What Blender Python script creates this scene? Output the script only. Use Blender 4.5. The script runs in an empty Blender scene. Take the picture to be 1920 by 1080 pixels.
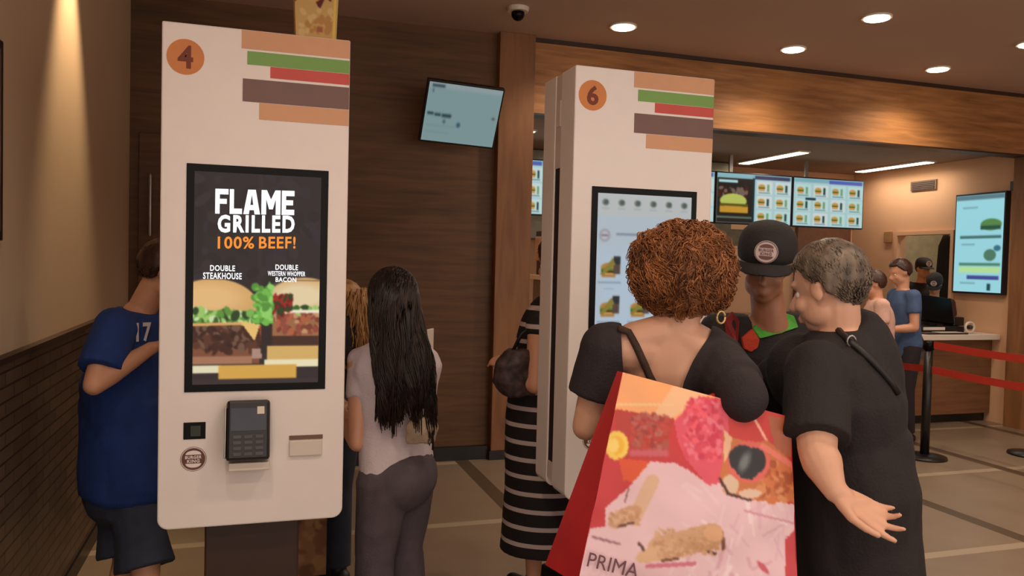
import bpy, bmesh, math, random
import numpy as np
from mathutils import Vector, Matrix, noise

random.seed(4); np.random.seed(4)
S = bpy.context.scene
COL = S.collection
PI = math.pi
V = Vector

# ------------------------------------------------------------------ camera
EYE = V((0, 0, 1.5))
AX = V((0.95181613, 0.01328191, 0.30638153))      # world X seen in camera axes (right, down, forward)
AY = V((-0.3057054, -0.03805461, 0.95136536))
AZ = V((0.02429518, -0.99918739, -0.03216065))
cam_d = bpy.data.cameras.new('camera'); cam = bpy.data.objects.new('camera', cam_d); COL.objects.link(cam)
right = V((AX.x, AY.x, AZ.x)); down = V((AX.y, AY.y, AZ.y)); fwd = V((AX.z, AY.z, AZ.z))
mw = Matrix.Identity(4)
for i in range(3):
    mw[i][0] = right[i]; mw[i][1] = -down[i]; mw[i][2] = -fwd[i]; mw[i][3] = EYE[i]
cam.matrix_world = mw
cam_d.sensor_width = 36; cam_d.lens = 36 * 1500 / 1920; cam_d.clip_start = .05
S.camera = cam

def at(x, y, d):
    """world point at depth d on the sight line of photo position x, y"""
    return EYE + (right * ((x - 960) / 1500) + down * ((y - 540) / 1500) + fwd) * d

# ------------------------------------------------------------------ world, exposure
w = bpy.data.worlds.new('world'); S.world = w; w.use_nodes = True
w.node_tree.nodes['Background'].inputs[0].default_value = (1, .86, .78, 1)
w.node_tree.nodes['Background'].inputs[1].default_value = 1.45
S.view_settings.view_transform = 'Standard'; S.view_settings.look = 'None'
S.view_settings.gamma = 1; S.view_settings.exposure = 0.0
S.view_settings.use_curve_mapping = False

def lamp(kind, loc, energy, col=(1, .74, .52), size=.1, rot=(0, 0, 0), spot=2.0, blend=.8, sx=None):
    d = bpy.data.lights.new('lamp_light', kind); d.energy = energy; d.color = col
    if kind == 'AREA':
        d.size = size
        if sx: d.shape = 'RECTANGLE'; d.size_y = sx
    else: d.shadow_soft_size = size
    if kind == 'SPOT': d.spot_size = spot; d.spot_blend = blend
    o = bpy.data.objects.new('lamp_light', d); COL.objects.link(o); o.location = loc; o.rotation_euler = rot
    return o

LW = (1, .80, .62)
# recessed ceiling lamps of the dining side and unseen mall side ones added behind the camera
DOWN = [(2.50, 5.30), (3.97, 5.33), (5.45, 5.38), (3.98, 4.46), (5.46, 4.54), (2.50, 3.55), (4.0, 3.55), (5.46, 3.6)]
MALL = [(-.2, -.2), (1.3, -.2), (2.8, -.2), (-.2, 1.2), (1.3, 1.2), (2.8, 1.2), (4.3, 1.0), (5.8, 1.8)]
for x, y in DOWN: lamp('SPOT', (x, y, 3.17), 38, LW, .06, (0, 0, 0), 2.5, .6)
for x, y in MALL: lamp('SPOT', (x, y, 3.17), 36, LW, .08, (0, 0, 0), 2.5, .6)
lamp('SPOT', (-.60, 4.02, 3.17), 150, (1, .72, .42), .04, (0, math.radians(8), 0), .9, .9)      # wall washer
for x in (3.2, 5.27, 6.88): lamp('AREA', (x, 7.35, 2.62), 6, (1, .84, .68), .12, (0, 0, 0), sx=1.1)

# ------------------------------------------------------------------ materials
def lin(c):
    return tuple(((v / 255) / 12.92 if v <= 10 else (((v / 255) + .055) / 1.055) ** 2.4) for v in c)
MATS = {}
def mat(name, rgb, rough=.6, metal=0., var=.12, scale=12., bump=0., bscale=60., stretch=(1, 1, 1), emit=0.):
    if name in MATS: return MATS[name]
    m = bpy.data.materials.new(name); m.use_nodes = True; n = m.node_tree.nodes; L = m.node_tree.links
    b = n['Principled BSDF']; c = lin(rgb)
    b.inputs['Roughness'].default_value = rough; b.inputs['Metallic'].default_value = metal
    tc = n.new('ShaderNodeTexCoord'); mp = n.new('ShaderNodeMapping'); mp.inputs['Scale'].default_value = stretch
    L.new(tc.outputs['Object'], mp.inputs[0])
    nz = n.new('ShaderNodeTexNoise'); nz.inputs['Scale'].default_value = scale; nz.inputs['Detail'].default_value = 5
    L.new(mp.outputs[0], nz.inputs['Vector'])
    r = n.new('ShaderNodeValToRGB'); L.new(nz.outputs['Fac'], r.inputs[0])
    r.color_ramp.elements[0].position = .3; r.color_ramp.elements[1].position = .7
    r.color_ramp.elements[0].color = tuple(v * (1 - var) for v in c) + (1,)
    r.color_ramp.elements[1].color = tuple(min(1, v * (1 + var)) for v in c) + (1,)
    L.new(r.outputs[0], b.inputs['Base Color'])
    if emit:
        L.new(r.outputs[0], b.inputs['Emission Color']); b.inputs['Emission Strength'].default_value = emit
    if bump:
        n2 = n.new('ShaderNodeTexNoise'); n2.inputs['Scale'].default_value = bscale
        L.new(mp.outputs[0], n2.inputs['Vector'])
        bp = n.new('ShaderNodeBump'); bp.inputs['Strength'].default_value = bump; bp.inputs['Distance'].default_value = .01
        L.new(n2.outputs['Fac'], bp.inputs['Height']); L.new(bp.outputs[0], b.inputs['Normal'])
    MATS[name] = m; return m

def vmat(name, emit=0., rough=.5, base=1.):
    """material of a printed or lit picture: colour comes from the mesh's colour attribute"""
    if name in MATS: return MATS[name]
    m = bpy.data.materials.new(name); m.use_nodes = True; n = m.node_tree.nodes; L = m.node_tree.links
    b = n['Principled BSDF']; a = n.new('ShaderNodeVertexColor'); a.layer_name = 'Col'
    b.inputs['Roughness'].default_value = rough
    if emit:
        L.new(a.outputs[0], b.inputs['Emission Color']); b.inputs['Emission Strength'].default_value = emit
        b.inputs['Base Color'].default_value = (.01, .01, .01, 1); b.inputs['Specular IOR Level'].default_value = .15
    else: L.new(a.outputs[0], b.inputs['Base Color'])
    MATS[name] = m; return m

def wood(name, a, b_, sc=(1.2, 8, 14), rough=.55, plank=None):
    m = bpy.data.materials.new(name); m.use_nodes = True; n = m.node_tree.nodes; L = m.node_tree.links
    b = n['Principled BSDF']; b.inputs['Roughness'].default_value = rough
    tc = n.new('ShaderNodeTexCoord'); mp = n.new('ShaderNodeMapping'); mp.inputs['Scale'].default_value = sc
    L.new(tc.outputs['Object'], mp.inputs[0])
    nz = n.new('ShaderNodeTexNoise'); nz.inputs['Scale'].default_value = 1.6; nz.inputs['Detail'].default_value = 8
    nz.inputs['Distortion'].default_value = .6
    L.new(mp.outputs[0], nz.inputs['Vector'])
    n3 = n.new('ShaderNodeTexNoise'); n3.inputs['Scale'].default_value = .8; L.new(tc.outputs['Object'], n3.inputs['Vector'])
    mx = n.new('ShaderNodeMath'); mx.operation = 'ADD'; L.new(nz.outputs['Fac'], mx.inputs[0])
    m2 = n.new('ShaderNodeMath'); m2.operation = 'MULTIPLY'; m2.inputs[1].default_value = .6; L.new(n3.outputs['Fac'], m2.inputs[0])
    L.new(m2.outputs[0], mx.inputs[1])
    r = n.new('ShaderNodeValToRGB'); L.new(mx.outputs[0], r.inputs[0])
    r.color_ramp.elements[0].position = .55; r.color_ramp.elements[1].position = 1.05
    r.color_ramp.elements[0].color = lin(a) + (1,); r.color_ramp.elements[1].color = lin(b_) + (1,)
    L.new(r.outputs[0], b.inputs['Base Color'])
    MATS[name] = m; return m

M_kiosk = mat('kiosk_white', (246, 236, 230), .38, var=.015)
M_kside = mat('kiosk_side', (222, 206, 196), .45, var=.02)
M_dark = mat('dark_plastic', (26, 23, 22), .35, var=.1)
M_black = mat('black_gloss', (10, 9, 9), .3, var=.05)
M_black.node_tree.nodes['Principled BSDF'].inputs['Specular IOR Level'].default_value = .15
M_brown = mat('kiosk_brown', (58, 38, 28), .5)
M_ceil = mat('ceiling_paint', (190, 164, 146), .85, var=.02, scale=2)
M_kceil = mat('kitchen_ceiling_paint', (150, 128, 112), .85, var=.02)
M_kwall = mat('kitchen_wall_paint', (222, 176, 138), .8, var=.03, scale=3)
M_lwall = mat('beige_wall_paint', (204, 178, 148), .8, var=.03, scale=2)
M_metal = mat('brushed_metal', (170, 168, 165), .35, .9)
M_white = mat('white_plastic', (226, 214, 200), .4, var=.02)
M_lamp = mat('lamp_glow', (255, 236, 205), .5, var=0, emit=9.)
M_strip = mat('strip_glow', (255, 238, 205), .5, var=0, emit=5.)
M_wood = wood('panel_wood', (128, 84, 44), (188, 132, 78))
M_wooddark = wood('dark_panel_wood', (76, 50, 26), (112, 76, 40))
M_woodpost = wood('post_wood', (112, 72, 42), (150, 102, 62), (8, 8, 1))
M_counter = wood('counter_wood', (96, 62, 40), (128, 86, 54))

# ------------------------------------------------------------------ object helpers
def tag(o, label=None, cat=None, group=None, kind=None):
    if label: o['label'] = label
    if cat: o['category'] = cat
    if group: o['group'] = group
    if kind: o['kind'] = kind
    return o
def empty(name, loc, label, cat, group=None, rz=0):
    o = bpy.data.objects.new(name, None); COL.objects.link(o); o.location = loc; o.rotation_euler = (0, 0, rz)
    o.empty_display_size = .1
    bpy.context.view_layer.update()
    return tag(o, label, cat, group)
def link(name, me, m, parent=None, smooth=False, wpos=True):
    o = bpy.data.objects.new(name, me); COL.objects.link(o)
    if m:
        me.materials.clear()
        for q in (m if isinstance(m, (list, tuple)) else [m]): me.materials.append(q)
    if smooth: me.polygons.foreach_set('use_smooth', [True] * len(me.polygons))
    if parent is not None:
        off = V((0, 0, 0)); p = parent; chain = []
        while p is not None: chain.append(p); p = p.parent
        Mx = Matrix.Identity(4)
        for p in reversed(chain): Mx = Mx @ Matrix.LocRotScale(p.location, p.rotation_euler, None)
        o.parent = parent
        if wpos: me.transform(Mx.inverted())          # meshes are written in world metres
    return o

class MB:
    def __init__(s): s.v = []; s.f = []; s.mi = []
    def add(s, vs, fs, mi=0):
        k = len(s.v); s.v += [tuple(p) for p in vs]; s.f += [tuple(i + k for i in f) for f in fs]; s.mi += [mi] * len(fs)
        return s
    def box(s, a, b, mi=0, M=None):
        x0, y0, z0 = a; x1, y1, z1 = b
        vs = [V(p) for p in [(x0,y0,z0),(x1,y0,z0),(x1,y1,z0),(x0,y1,z0),(x0,y0,z1),(x1,y0,z1),(x1,y1,z1),(x0,y1,z1)]]
        if M is not None: vs = [M @ p for p in vs]
        return s.add(vs, [(0,3,2,1),(4,5,6,7),(0,1,5,4),(1,2,6,5),(2,3,7,6),(3,0,4,7)], mi)
    def prism(s, pts, vec, mi=0):
        """closed outline pts (3d) extruded by vec"""
        n = len(pts); vec = V(vec); vs = [V(p) for p in pts] + [V(p) + vec for p in pts]
        return s.add(vs, [tuple(range(n))[::-1], tuple(range(n, 2 * n))] + [(i, (i+1) % n, n + (i+1) % n, n + i) for i in range(n)], mi)
    def loft(s, secs, n=20, mi=0):
        vs = []; fs = []
        for c, U, W in secs:
            for i in range(n):
                a = 2 * PI * i / n; vs.append(V(c) + V(U) * math.cos(a) + V(W) * math.sin(a))
        for k in range(len(secs) - 1):
            for i in range(n):
                j = (i + 1) % n; fs.append((k*n+i, k*n+j, (k+1)*n+j, (k+1)*n+i))
        fs.append(tuple(range(n))[::-1]); fs.append(tuple(range((len(secs)-1)*n, len(secs)*n)))
        return s.add(vs, fs, mi)
    def cap(s, p0, p1, r0, r1, e0=True, e1=True, n=14, sq=1.0):
        p0 = V(p0); p1 = V(p1); d = (p1 - p0)
        if d.length < 1e-6: d = V((0, 0, 1e-4))
        dn = d.normalized(); u = dn.orthogonal().normalized(); w_ = dn.cross(u)
        secs = []
        def ring(c, r): secs.append((c, u * max(r, 1e-4), w_ * max(r, 1e-4) * sq))
        if e0:
            for a in (80, 55, 28): ring(p0 - dn * r0 * math.sin(math.radians(a)), r0 * math.cos(math.radians(a)))
        ring(p0, r0); ring((p0 + p1) / 2, (r0 + r1) / 2); ring(p1, r1)
        if e1:
            for a in (28, 55, 80): ring(p1 + dn * r1 * math.sin(math.radians(a)), r1 * math.cos(math.radians(a)))
        return s.loft(secs, n)
    def ell(s, c, r, M=None, n=16, m=10):
        secs = []; M = M or Matrix.Identity(3); c = V(c)
        for k in range(m + 1):
            a = -PI/2 + PI * (k + .12) / (m + .24); q = math.cos(a)
            secs.append((c + M @ V((0, 0, r[2] * math.sin(a))), M @ V((r[0] * q, 0, 0)), M @ V((0, r[1] * q, 0))))
        return s.loft(secs, n)
    def tube(s, pts, r0, r1=None, n=4, mi=0):
        r1 = r0 if r1 is None else r1; secs = []; N = len(pts)
        for i, p in enumerate(pts):
            t = V(pts[min(i+1, N-1)]) - V(pts[max(i-1, 0)])
            t = t.normalized() if t.length > 1e-9 else V((0, 0, 1))
            u = t.cross(V((.13, .31, .94))); u = u.normalized() if u.length > 1e-4 else t.orthogonal().normalized()
            r = r0 + (r1 - r0) * i / max(1, N - 1); secs.append((p, u * r, t.cross(u) * r))
        return s.loft(secs, n, mi)
    def mesh(s, name):
        me = bpy.data.meshes.new(name); me.from_pydata(s.v, [], s.f); me.polygons.foreach_set('material_index', s.mi)
        me.update(); return me
    def build(s, name, m, parent=None, smooth=False, bevel=0):
        me = s.mesh(name)
        o = link(name, me, m, parent, smooth)
        if len(s.mi): me.polygons.foreach_set('material_index', s.mi)
        if bevel:
            b = o.modifiers.new('bevel', 'BEVEL'); b.width = bevel; b.segments = 2; b.limit_method = 'ANGLE'
        return o
    def skin(s, name, m, parent=None, voxel=.007, smooth=4, disp=None, cut=None, fold=None):
        """fuse everything collected into ONE continuous surface"""
        me = s.mesh('tmp'); o = bpy.data.objects.new('tmp', me); COL.objects.link(o)
        r = o.modifiers.new('r', 'REMESH'); r.mode = 'VOXEL'; r.voxel_size = voxel
        if smooth:
            q = o.modifiers.new('s', 'SMOOTH'); q.iterations = smooth; q.factor = .5
        dg = bpy.context.evaluated_depsgraph_get(); me2 = bpy.data.meshes.new_from_object(o.evaluated_get(dg))
        bpy.data.objects.remove(o); bpy.data.meshes.remove(me)
        if disp or fold or cut:
            bm = bmesh.new(); bm.from_mesh(me2); bm.normal_update()
            if disp or fold:
                mv = []
                for v in bm.verts:
                    h = 0.
                    if disp:
                        amp, sc = disp; h += amp * noise.noise(v.co * sc) + .5 * amp * noise.noise(v.co * sc * 2.3)
                    if fold: h += fold(v.co)
                    mv.append(v.normal * h)
                for v, d in zip(bm.verts, mv): v.co += d
            if cut:
                bmesh.ops.delete(bm, geom=[f for f in bm.faces if cut(f.calc_center_median(), f.normal)], context='FACES')
                for _ in range(20):
                    mv = []
                    for v in bm.verts:
                        if v.is_boundary:
                            nb = [e.other_vert(v).co for e in v.link_edges if e.is_boundary]
                            if len(nb) == 2: mv.append((v, (nb[0]+nb[1])*.25 + v.co*.5))
                    for v, p in mv: v.co = p
            bm.to_mesh(me2); bm.free()
        me2.name = name
        return link(name, me2, m, parent, True)

def text_mesh(txt, size, bold=0., sx=1., depth=.0008):
    c = bpy.data.curves.new('t', 'FONT'); c.body = txt; c.size = size; c.offset = bold; c.extrude = depth
    c.align_x = 'CENTER'; c.align_y = 'CENTER'; c.resolution_u = 3; c.space_character = 1.0 + bold*5
    o = bpy.data.objects.new('t', c); COL.objects.link(o)
    dg = bpy.context.evaluated_depsgraph_get(); me = bpy.data.meshes.new_from_object(o.evaluated_get(dg))
    bpy.data.objects.remove(o)
    return me
def text(name, txt, centre, w_, h_, ux, uy, m, parent, bold=0.):
    """lettering fitted into w_ x h_ at centre, ux = reading direction, uy = up"""
    me = text_mesh(txt, 1., bold)
    xs = [v.co.x for v in me.vertices]; ys = [v.co.y for v in me.vertices]
    cx = (max(xs)+min(xs))/2; cy = (max(ys)+min(ys))/2; wx = max(xs)-min(xs); hy = max(ys)-min(ys)
    ux = V(ux).normalized(); uy = V(uy).normalized(); n = ux.cross(uy)
    for v in me.vertices:
        v.co = V(centre) + ux * ((v.co.x-cx)/wx*w_) + uy * ((v.co.y-cy)/hy*h_) + n * v.co.z
    return link(name, me, m, parent)

# ------------------------------------------------------------------ painter for prints and lit screens
class Cv:
    def __init__(s, x0, y0, x1, y1, nx, ny, bg):
        s.x = np.linspace(x0, x1, nx)[None, :].repeat(ny, 0); s.y = np.linspace(y0, y1, ny)[:, None].repeat(nx, 1)
        s.px = (x1 - x0) / nx; s.c = np.zeros((ny, nx, 3)); s.c[:] = bg; s.nx = nx; s.ny = ny
    def put(s, m, col):
        m = np.clip(m, 0, 1)[..., None]; s.c = s.c * (1 - m) + np.array(col, float) * m; return s
    def rect(s, x0, y0, x1, y1, col, soft=None):
        k = soft or s.px
        m = np.clip((s.x-x0)/k+.5, 0, 1)*np.clip((x1-s.x)/k+.5, 0, 1)*np.clip((s.y-y0)/k+.5, 0, 1)*np.clip((y1-s.y)/k+.5, 0, 1)
        return s.put(m, col)
    def ell(s, cx, cy, rx, ry, col, rot=0, soft=None):
        c, n = math.cos(rot), math.sin(rot); X = (s.x-cx)*c+(s.y-cy)*n; Y = -(s.x-cx)*n+(s.y-cy)*c
        r = np.sqrt((X/rx)**2+(Y/ry)**2); k = (soft or s.px)/min(abs(rx), abs(ry))
        return s.put((1-r)/k+.5, col)
    def poly(s, pts, col):
        ins = np.zeros(s.x.shape, bool); n = len(pts)
        for i in range(n):
            x0, y0 = pts[i]; x1, y1 = pts[(i+1) % n]
            if y0 == y1: continue
            cnd = ((s.y >= min(y0, y1)) & (s.y < max(y0, y1)) & (s.x < x0+(s.y-y0)*(x1-x0)/(y1-y0)))
            ins ^= cnd
        s.last = ins.astype(float); return s.put(s.last, col)
    def line(s, x0, y0, x1, y1, wd, col):
        dx, dy = x1-x0, y1-y0; L = math.hypot(dx, dy); t = np.clip(((s.x-x0)*dx+(s.y-y0)*dy)/L/L, 0, 1)
        return s.put((wd/2-np.hypot(s.x-x0-t*dx, s.y-y0-t*dy))/s.px+.5, col)
    def mottle(s, x0, y0, x1, y1, cols, n, r, seed=1):
        R = random.Random(seed)
        for _ in range(n):
            s.ell(R.uniform(x0, x1), R.uniform(y0, y1), r*R.uniform(.5, 1.5), r*R.uniform(.4, 1.1), R.choice(cols), R.uniform(0, 3))
        return s
    def grid(s, name, fn, m, parent):
        """fn(u, v) -> world point, u and v run 0..1 from the top left"""
        vs = [fn(i/(s.nx-1), j/(s.ny-1)) for j in range(s.ny) for i in range(s.nx)]
        fs = [(j*s.nx+i, (j+1)*s.nx+i, (j+1)*s.nx+i+1, j*s.nx+i+1) for j in range(s.ny-1) for i in range(s.nx-1)]
        for _ in range(1):
            q = np.pad(s.c, ((1, 1), (1, 1), (0, 0)), mode='edge'); s.c = (q[1:-1, 1:-1]*2 + q[:-2, 1:-1] + q[2:, 1:-1] + q[1:-1, :-2] + q[1:-1, 2:])/6
        me = bpy.data.meshes.new(name); me.from_pydata([tuple(p) for p in vs], [], fs)
        a = me.color_attributes.new('Col', 'FLOAT_COLOR', 'POINT')
        c = s.c.reshape(-1, 3) / 255; c = np.where(c <= .04045, c/12.92, ((c+.055)/1.055)**2.4)
        a.data.foreach_set('color', np.hstack([c, np.ones((len(c), 1))]).astype(np.float32).ravel())
        me.update(); return link(name, me, m, parent)
def plane_fn(tl, ux, uy):
    tl = V(tl); ux = V(ux); uy = V(uy)
    return lambda u, v: tl + ux * u + uy * v

def struct(name, mb, m, label=None, smooth=False, bevel=0):
    o = mb.build(name, m, None, smooth, bevel); o['kind'] = 'structure'
    if label: o['label'] = label
    return o

# ================================================================== ROOM
CH = 3.22
def floor_material():
    m = bpy.data.materials.new('floor_tiles'); m.use_nodes = True; n = m.node_tree.nodes; L = m.node_tree.links
    b = n['Principled BSDF']; b.inputs['Roughness'].default_value = .38
    tc = n.new('ShaderNodeTexCoord'); sp = n.new('ShaderNodeSeparateXYZ'); L.new(tc.outputs['Object'], sp.inputs[0])
    def math_(op, a, b2=None, v=None, v0=None):
        q = n.new('ShaderNodeMath'); q.operation = op
        if a is not None: L.new(a, q.inputs[0])
        elif v0 is not None: q.inputs[0].default_value = v0
        if b2 is not None: L.new(b2, q.inputs[1])
        if v is not None: q.inputs[1].default_value = v
        return q.outputs[0]
    def band(src, off, per, wd):
        a = math_('ADD', src, v=off); a = math_('DIVIDE', a, v=per); a = math_('FRACT', a)
        a = math_('SUBTRACT', a, v=.5); a = math_('ABSOLUTE', a)
        return math_('LESS_THAN', a, v=wd/per/2)
    sx = band(sp.outputs[0], -1.50 + .67 + 13.4, 1.34, .105)
    shift = math_('LESS_THAN', sp.outputs[0], v=1.5); shift = math_('MULTIPLY', shift, v=.27)
    yy = math_('ADD', sp.outputs[1], shift)
    sy = band(yy, -3.30 + .67 + 13.5, 1.35, .07)
    nz = n.new('ShaderNodeTexNoise'); nz.inputs['Scale'].default_value = 3; nz.inputs['Detail'].default_value = 6
    L.new(tc.outputs['Object'], nz.inputs['Vector'])
    r = n.new('ShaderNodeValToRGB'); L.new(nz.outputs['Fac'], r.inputs[0])
    r.color_ramp.elements[0].color = lin((124, 106, 88)) + (1,); r.color_ramp.elements[1].color = lin((148, 130, 110)) + (1,)
    m1 = n.new('ShaderNodeMix'); m1.data_type = 'RGBA'; L.new(sy, m1.inputs[0]); L.new(r.outputs[0], m1.inputs[6])
    m1.inputs[7].default_value = lin((170, 152, 130)) + (1,)
    m2 = n.new('ShaderNodeMix'); m2.data_type = 'RGBA'; L.new(sx, m2.inputs[0]); L.new(m1.outputs[2], m2.inputs[6])
    m2.inputs[7].default_value = lin((88, 72, 54)) + (1,)
    L.new(m2.outputs[2], b.inputs['Base Color'])
    return m
struct('floor', MB().box((-1.0, -3, -.1), (9.6, 8.4, 0)), floor_material(), 'pale beige tiles with brown wood inlay strips')
struct('ceiling', MB().box((-1.0, -3, CH), (9.6, 5.98, CH + .1)), M_ceil, 'plain brownish white ceiling of the order hall')
struct('ceiling_kitchen', MB().box((1.98, 5.98, 2.70), (7.25, 8.4, 2.80)), M_kceil, 'lower ceiling over the service counter')

def brick_material():
    m = bpy.data.materials.new('wall_brick'); m.use_nodes = True; n = m.node_tree.nodes; L = m.node_tree.links
    b = n['Principled BSDF']; b.inputs['Roughness'].default_value = .4
    tc = n.new('ShaderNodeTexCoord'); mp = n.new('ShaderNodeMapping'); mp.inputs['Rotation'].default_value = (0, 0, 0)
    sp = n.new('ShaderNodeSeparateXYZ'); cb = n.new('ShaderNodeCombineXYZ')
    L.new(tc.outputs['Object'], sp.inputs[0]); L.new(sp.outputs[1], cb.inputs[0]); L.new(sp.outputs[2], cb.inputs[1])
    br = n.new('ShaderNodeTexBrick'); L.new(cb.outputs[0], br.inputs['Vector'])
    br.inputs['Scale'].default_value = 1; br.inputs['Brick Width'].default_value = .2; br.inputs['Row Height'].default_value = .05
    br.inputs['Mortar Size'].default_value = .004
    br.inputs['Color1'].default_value = lin((84, 68, 54)) + (1,); br.inputs['Color2'].default_value = lin((104, 84, 66)) + (1,)
    br.inputs['Mortar'].default_value = lin((54, 42, 34)) + (1,)
    L.new(br.outputs['Color'], b.inputs['Base Color'])
    bp = n.new('ShaderNodeBump'); bp.inputs['Strength'].default_value = .5; bp.inputs['Distance'].default_value = .01; bp.invert = True
    L.new(br.outputs['Fac'], bp.inputs['Height']); L.new(bp.outputs[0], b.inputs['Normal'])
    return m
struct('wall_left', MB().box((-.95, .2, 0), (-.80, 5.85, CH)), M_lwall, 'beige painted wall above dark tile wainscot')
struct('trim_1', MB().box((-.80, .2, 0), (-.775, 5.848, 1.13)), brick_material(), 'dark brown brick tile wainscot')
struct('trim_2', MB().box((-.80, .2, 1.13), (-.765, 5.848, 1.15)), M_brown, 'dark cap rail along the wainscot')
struct('wall_back', MB().box((-.95, 5.85, 0), (1.72, 5.98, CH)), M_wooddark, 'dark brown wood panelled wall')
b = MB()
b.box((1.72, 5.77, 0), (2.00, 5.98, CH))
struct('wall_pillar', b, M_woodpost, 'wood clad pillar beside the kitchen opening', bevel=.004)
struct('wall_bulkhead', MB().box((2.00, 5.85, 2.65), (7.15, 5.98, CH)), M_wood, 'wood clad beam over the service counter')
struct('trim_3', MB().box((2.00, 5.835, 2.635), (7.15, 5.99, 2.65)), M_brown)
struct('trim_4', MB().box((2.00, 5.83, CH-.03), (7.15, 5.85, CH)), M_brown)
struct('wall_right', MB().box((7.15, 5.98, 0), (7.25, 6.75, 2.8)).box((7.15, 7.52, 0), (7.25, 8.4, 2.8)).box((7.15, 6.75, 0), (7.25, 7.52, .95)).box((7.15, 6.75, 1.92), (7.25, 7.52, 2.8)).box((7.10, 5.85, 0), (9.6, 5.98, CH)).box((9.5, -3, 0), (9.6, 5.85, CH)), [M_kwall], 'peach side wall')
struct('trim_5', MB().box((7.06, 5.80, 0), (7.24, 5.99, 2.65)), M_woodpost, 'brown post at the end of the counter')
struct('wall_kitchen', MB().box((1.98, 8.3, 0), (7.25, 8.4, 2.8)).box((1.90, 5.98, 0), (1.98, 8.4, 2.8)), M_kwall, 'peach kitchen wall')
struct('baseboard_back', MB().box((-.77, 5.80, 0), (1.70, 5.85, .10)), M_dark)
struct('baseboard_pillar', MB().box((1.705, 5.755, 0), (2.015, 5.77, .07)), M_dark)
struct('baseboard_left', MB().box((-.776, .2, 0), (-.765, 5.80, .08)), M_dark)
# wall panel seams on the dark wall are a door with a pull handle
d = empty('door_1', (-.42, 5.85, 0), 'dark wood door with a vertical handle', 'door'); d['kind'] = 'structure'
del d['category']
MB().box((-.74, 5.825, .1), (.14, 5.849, 2.3)).build('door_leaf', M_wooddark, d, bevel=.004)
MB().cap((-.665, 5.79, 1.62), (-.665, 5.79, 2.02), .011, .011).build('door_handle', M_metal, d, True)

# service counter
c = empty('service_counter', (4.5, 6.3, 0), 'long wood fronted service counter with pale worktop', 'counter')
MB().box((2.05, 6.22, .09), (7.14, 6.52, .84)).build('counter_front', M_counter, c)
MB().box((2.05, 6.28, 0), (7.14, 6.50, .09)).build('plinth', M_dark, c)
MB().box((2.03, 6.12, .84), (7.13, 6.56, .895)).build('worktop', M_white, c, bevel=.006)

# opening in right wall: pass-through frame
struct('wall_pantry', MB().box((7.25, 8.3, 0), (9.0, 8.4, 2.8)).box((8.9, 5.98, 0), (9.0, 8.3, 2.8)), mat('pantry_grey', (150, 140, 112), .7), 'grey green wall seen through the serving hatch')
struct('ceiling_pantry', MB().box((7.25, 5.98, 2.7), (9.0, 8.4, 2.8)), M_kceil)
lamp('AREA', (8.0, 7.3, 2.66), 16, (1, .86, .7), .5)  # added light without a fixture, brightens the room behind the hatch
struct('trim_7', MB().box((7.11, 6.72, 1.92), (7.148, 7.55, 1.96)).box((7.11, 6.72, .9), (7.148, 6.76, 1.92)).box((7.11, 7.51, .9), (7.148, 7.55, 1.92)), M_kwall)
b = MB(); b.loft([((7.34, 7.03, 1.0), (.05, 0, 0), (0, .13, 0)), ((7.34, 7.03, 1.4), (.055, 0, 0), (0, .12, 0)), ((7.33, 7.02, 1.8), (.04, 0, 0), (0, .10, 0)), ((7.33, 7.02, 1.93), (.02, 0, 0), (0, .04, 0))])
tag(b.build('hanging_coat', mat('coat_black', (24, 20, 20), .8), None, True), 'black garment hanging in the serving hatch', 'coat')
struct('door_2', MB().box((6.35, 8.26, 0), (7.1, 8.299, 2.05)).box((6.30, 8.24, 0), (6.36, 8.30, 2.1)).box((6.30, 8.24, 2.05), (7.15, 8.30, 2.11)), mat('door_brown', (112, 74, 52), .6), 'brown doorway in the kitchen back wall')

# ceiling lamps
for i, (x, y) in enumerate(DOWN + MALL):
    names = {0: 'round downlight nearest the wood pillar', 1: 'round downlight by the beam, between the pillar one and the last', 2: 'round downlight nearest the right end of the beam',
             3: 'large bright downlight at the top edge, second row', 4: 'round downlight cut by the right edge of the photo'}
    l = empty('downlight', (x, y, CH), names.get(i, 'round recessed downlight outside the view'), 'ceiling light', 'round downlights in the order hall ceiling')
    secs = lambda r, z0, z1: [((x, y, z0), (r, 0, 0), (0, r, 0)), ((x, y, z1), (r, 0, 0), (0, r, 0))]
    MB().loft(secs(.098, CH-.014, CH-.001), 28).build('trim_ring', M_white, l)
    MB().loft(secs(.080, CH-.020, CH-.0145), 28).build('diffuser', M_lamp, l)
l = empty('downlight', (-.62, 4.02, CH), 'wall washing downlight over the beige wall', 'ceiling light')
MB().loft([((-.62, 4.02, CH-.012), (.05, 0, 0), (0, .05, 0)), ((-.62, 4.02, CH-.001), (.05, 0, 0), (0, .05, 0))], 24).build('diffuser', M_lamp, l)
for x, lb in ((3.2, 'linear ceiling light behind the second kiosk'), (5.27, 'long linear light above the first menu boards'), (6.88, 'long linear light near the peach side wall'), (2.33, 'short glimpse of a linear light beside the pillar')):
    l = empty('linear_light', (x, 7.4, 2.7), lb, 'ceiling light', 'linear lights over the counter')
    MB().box((x-.075, 6.83, 2.682), (x+.075, 7.92, 2.699)).build('housing', M_white, l)
    MB().box((x-.06, 6.85, 2.676), (x+.06, 7.90, 2.6815)).build('diffuser', M_strip, l)
# small dome camera on the ceiling
l = empty('dome_camera', (1.67, 5.2, CH), 'small dark dome camera on the ceiling by the pillar', 'camera')
MB().loft([((1.67, 5.2, CH-.03), (.07, 0, 0), (0, .07, 0)), ((1.67, 5.2, CH-.001), (.075, 0, 0), (0, .075, 0))]).build('base', M_white, l)
MB().ell((1.67, 5.2, CH-.045), (.045, .045, .045)).build('dome', M_black, l, True)
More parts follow.
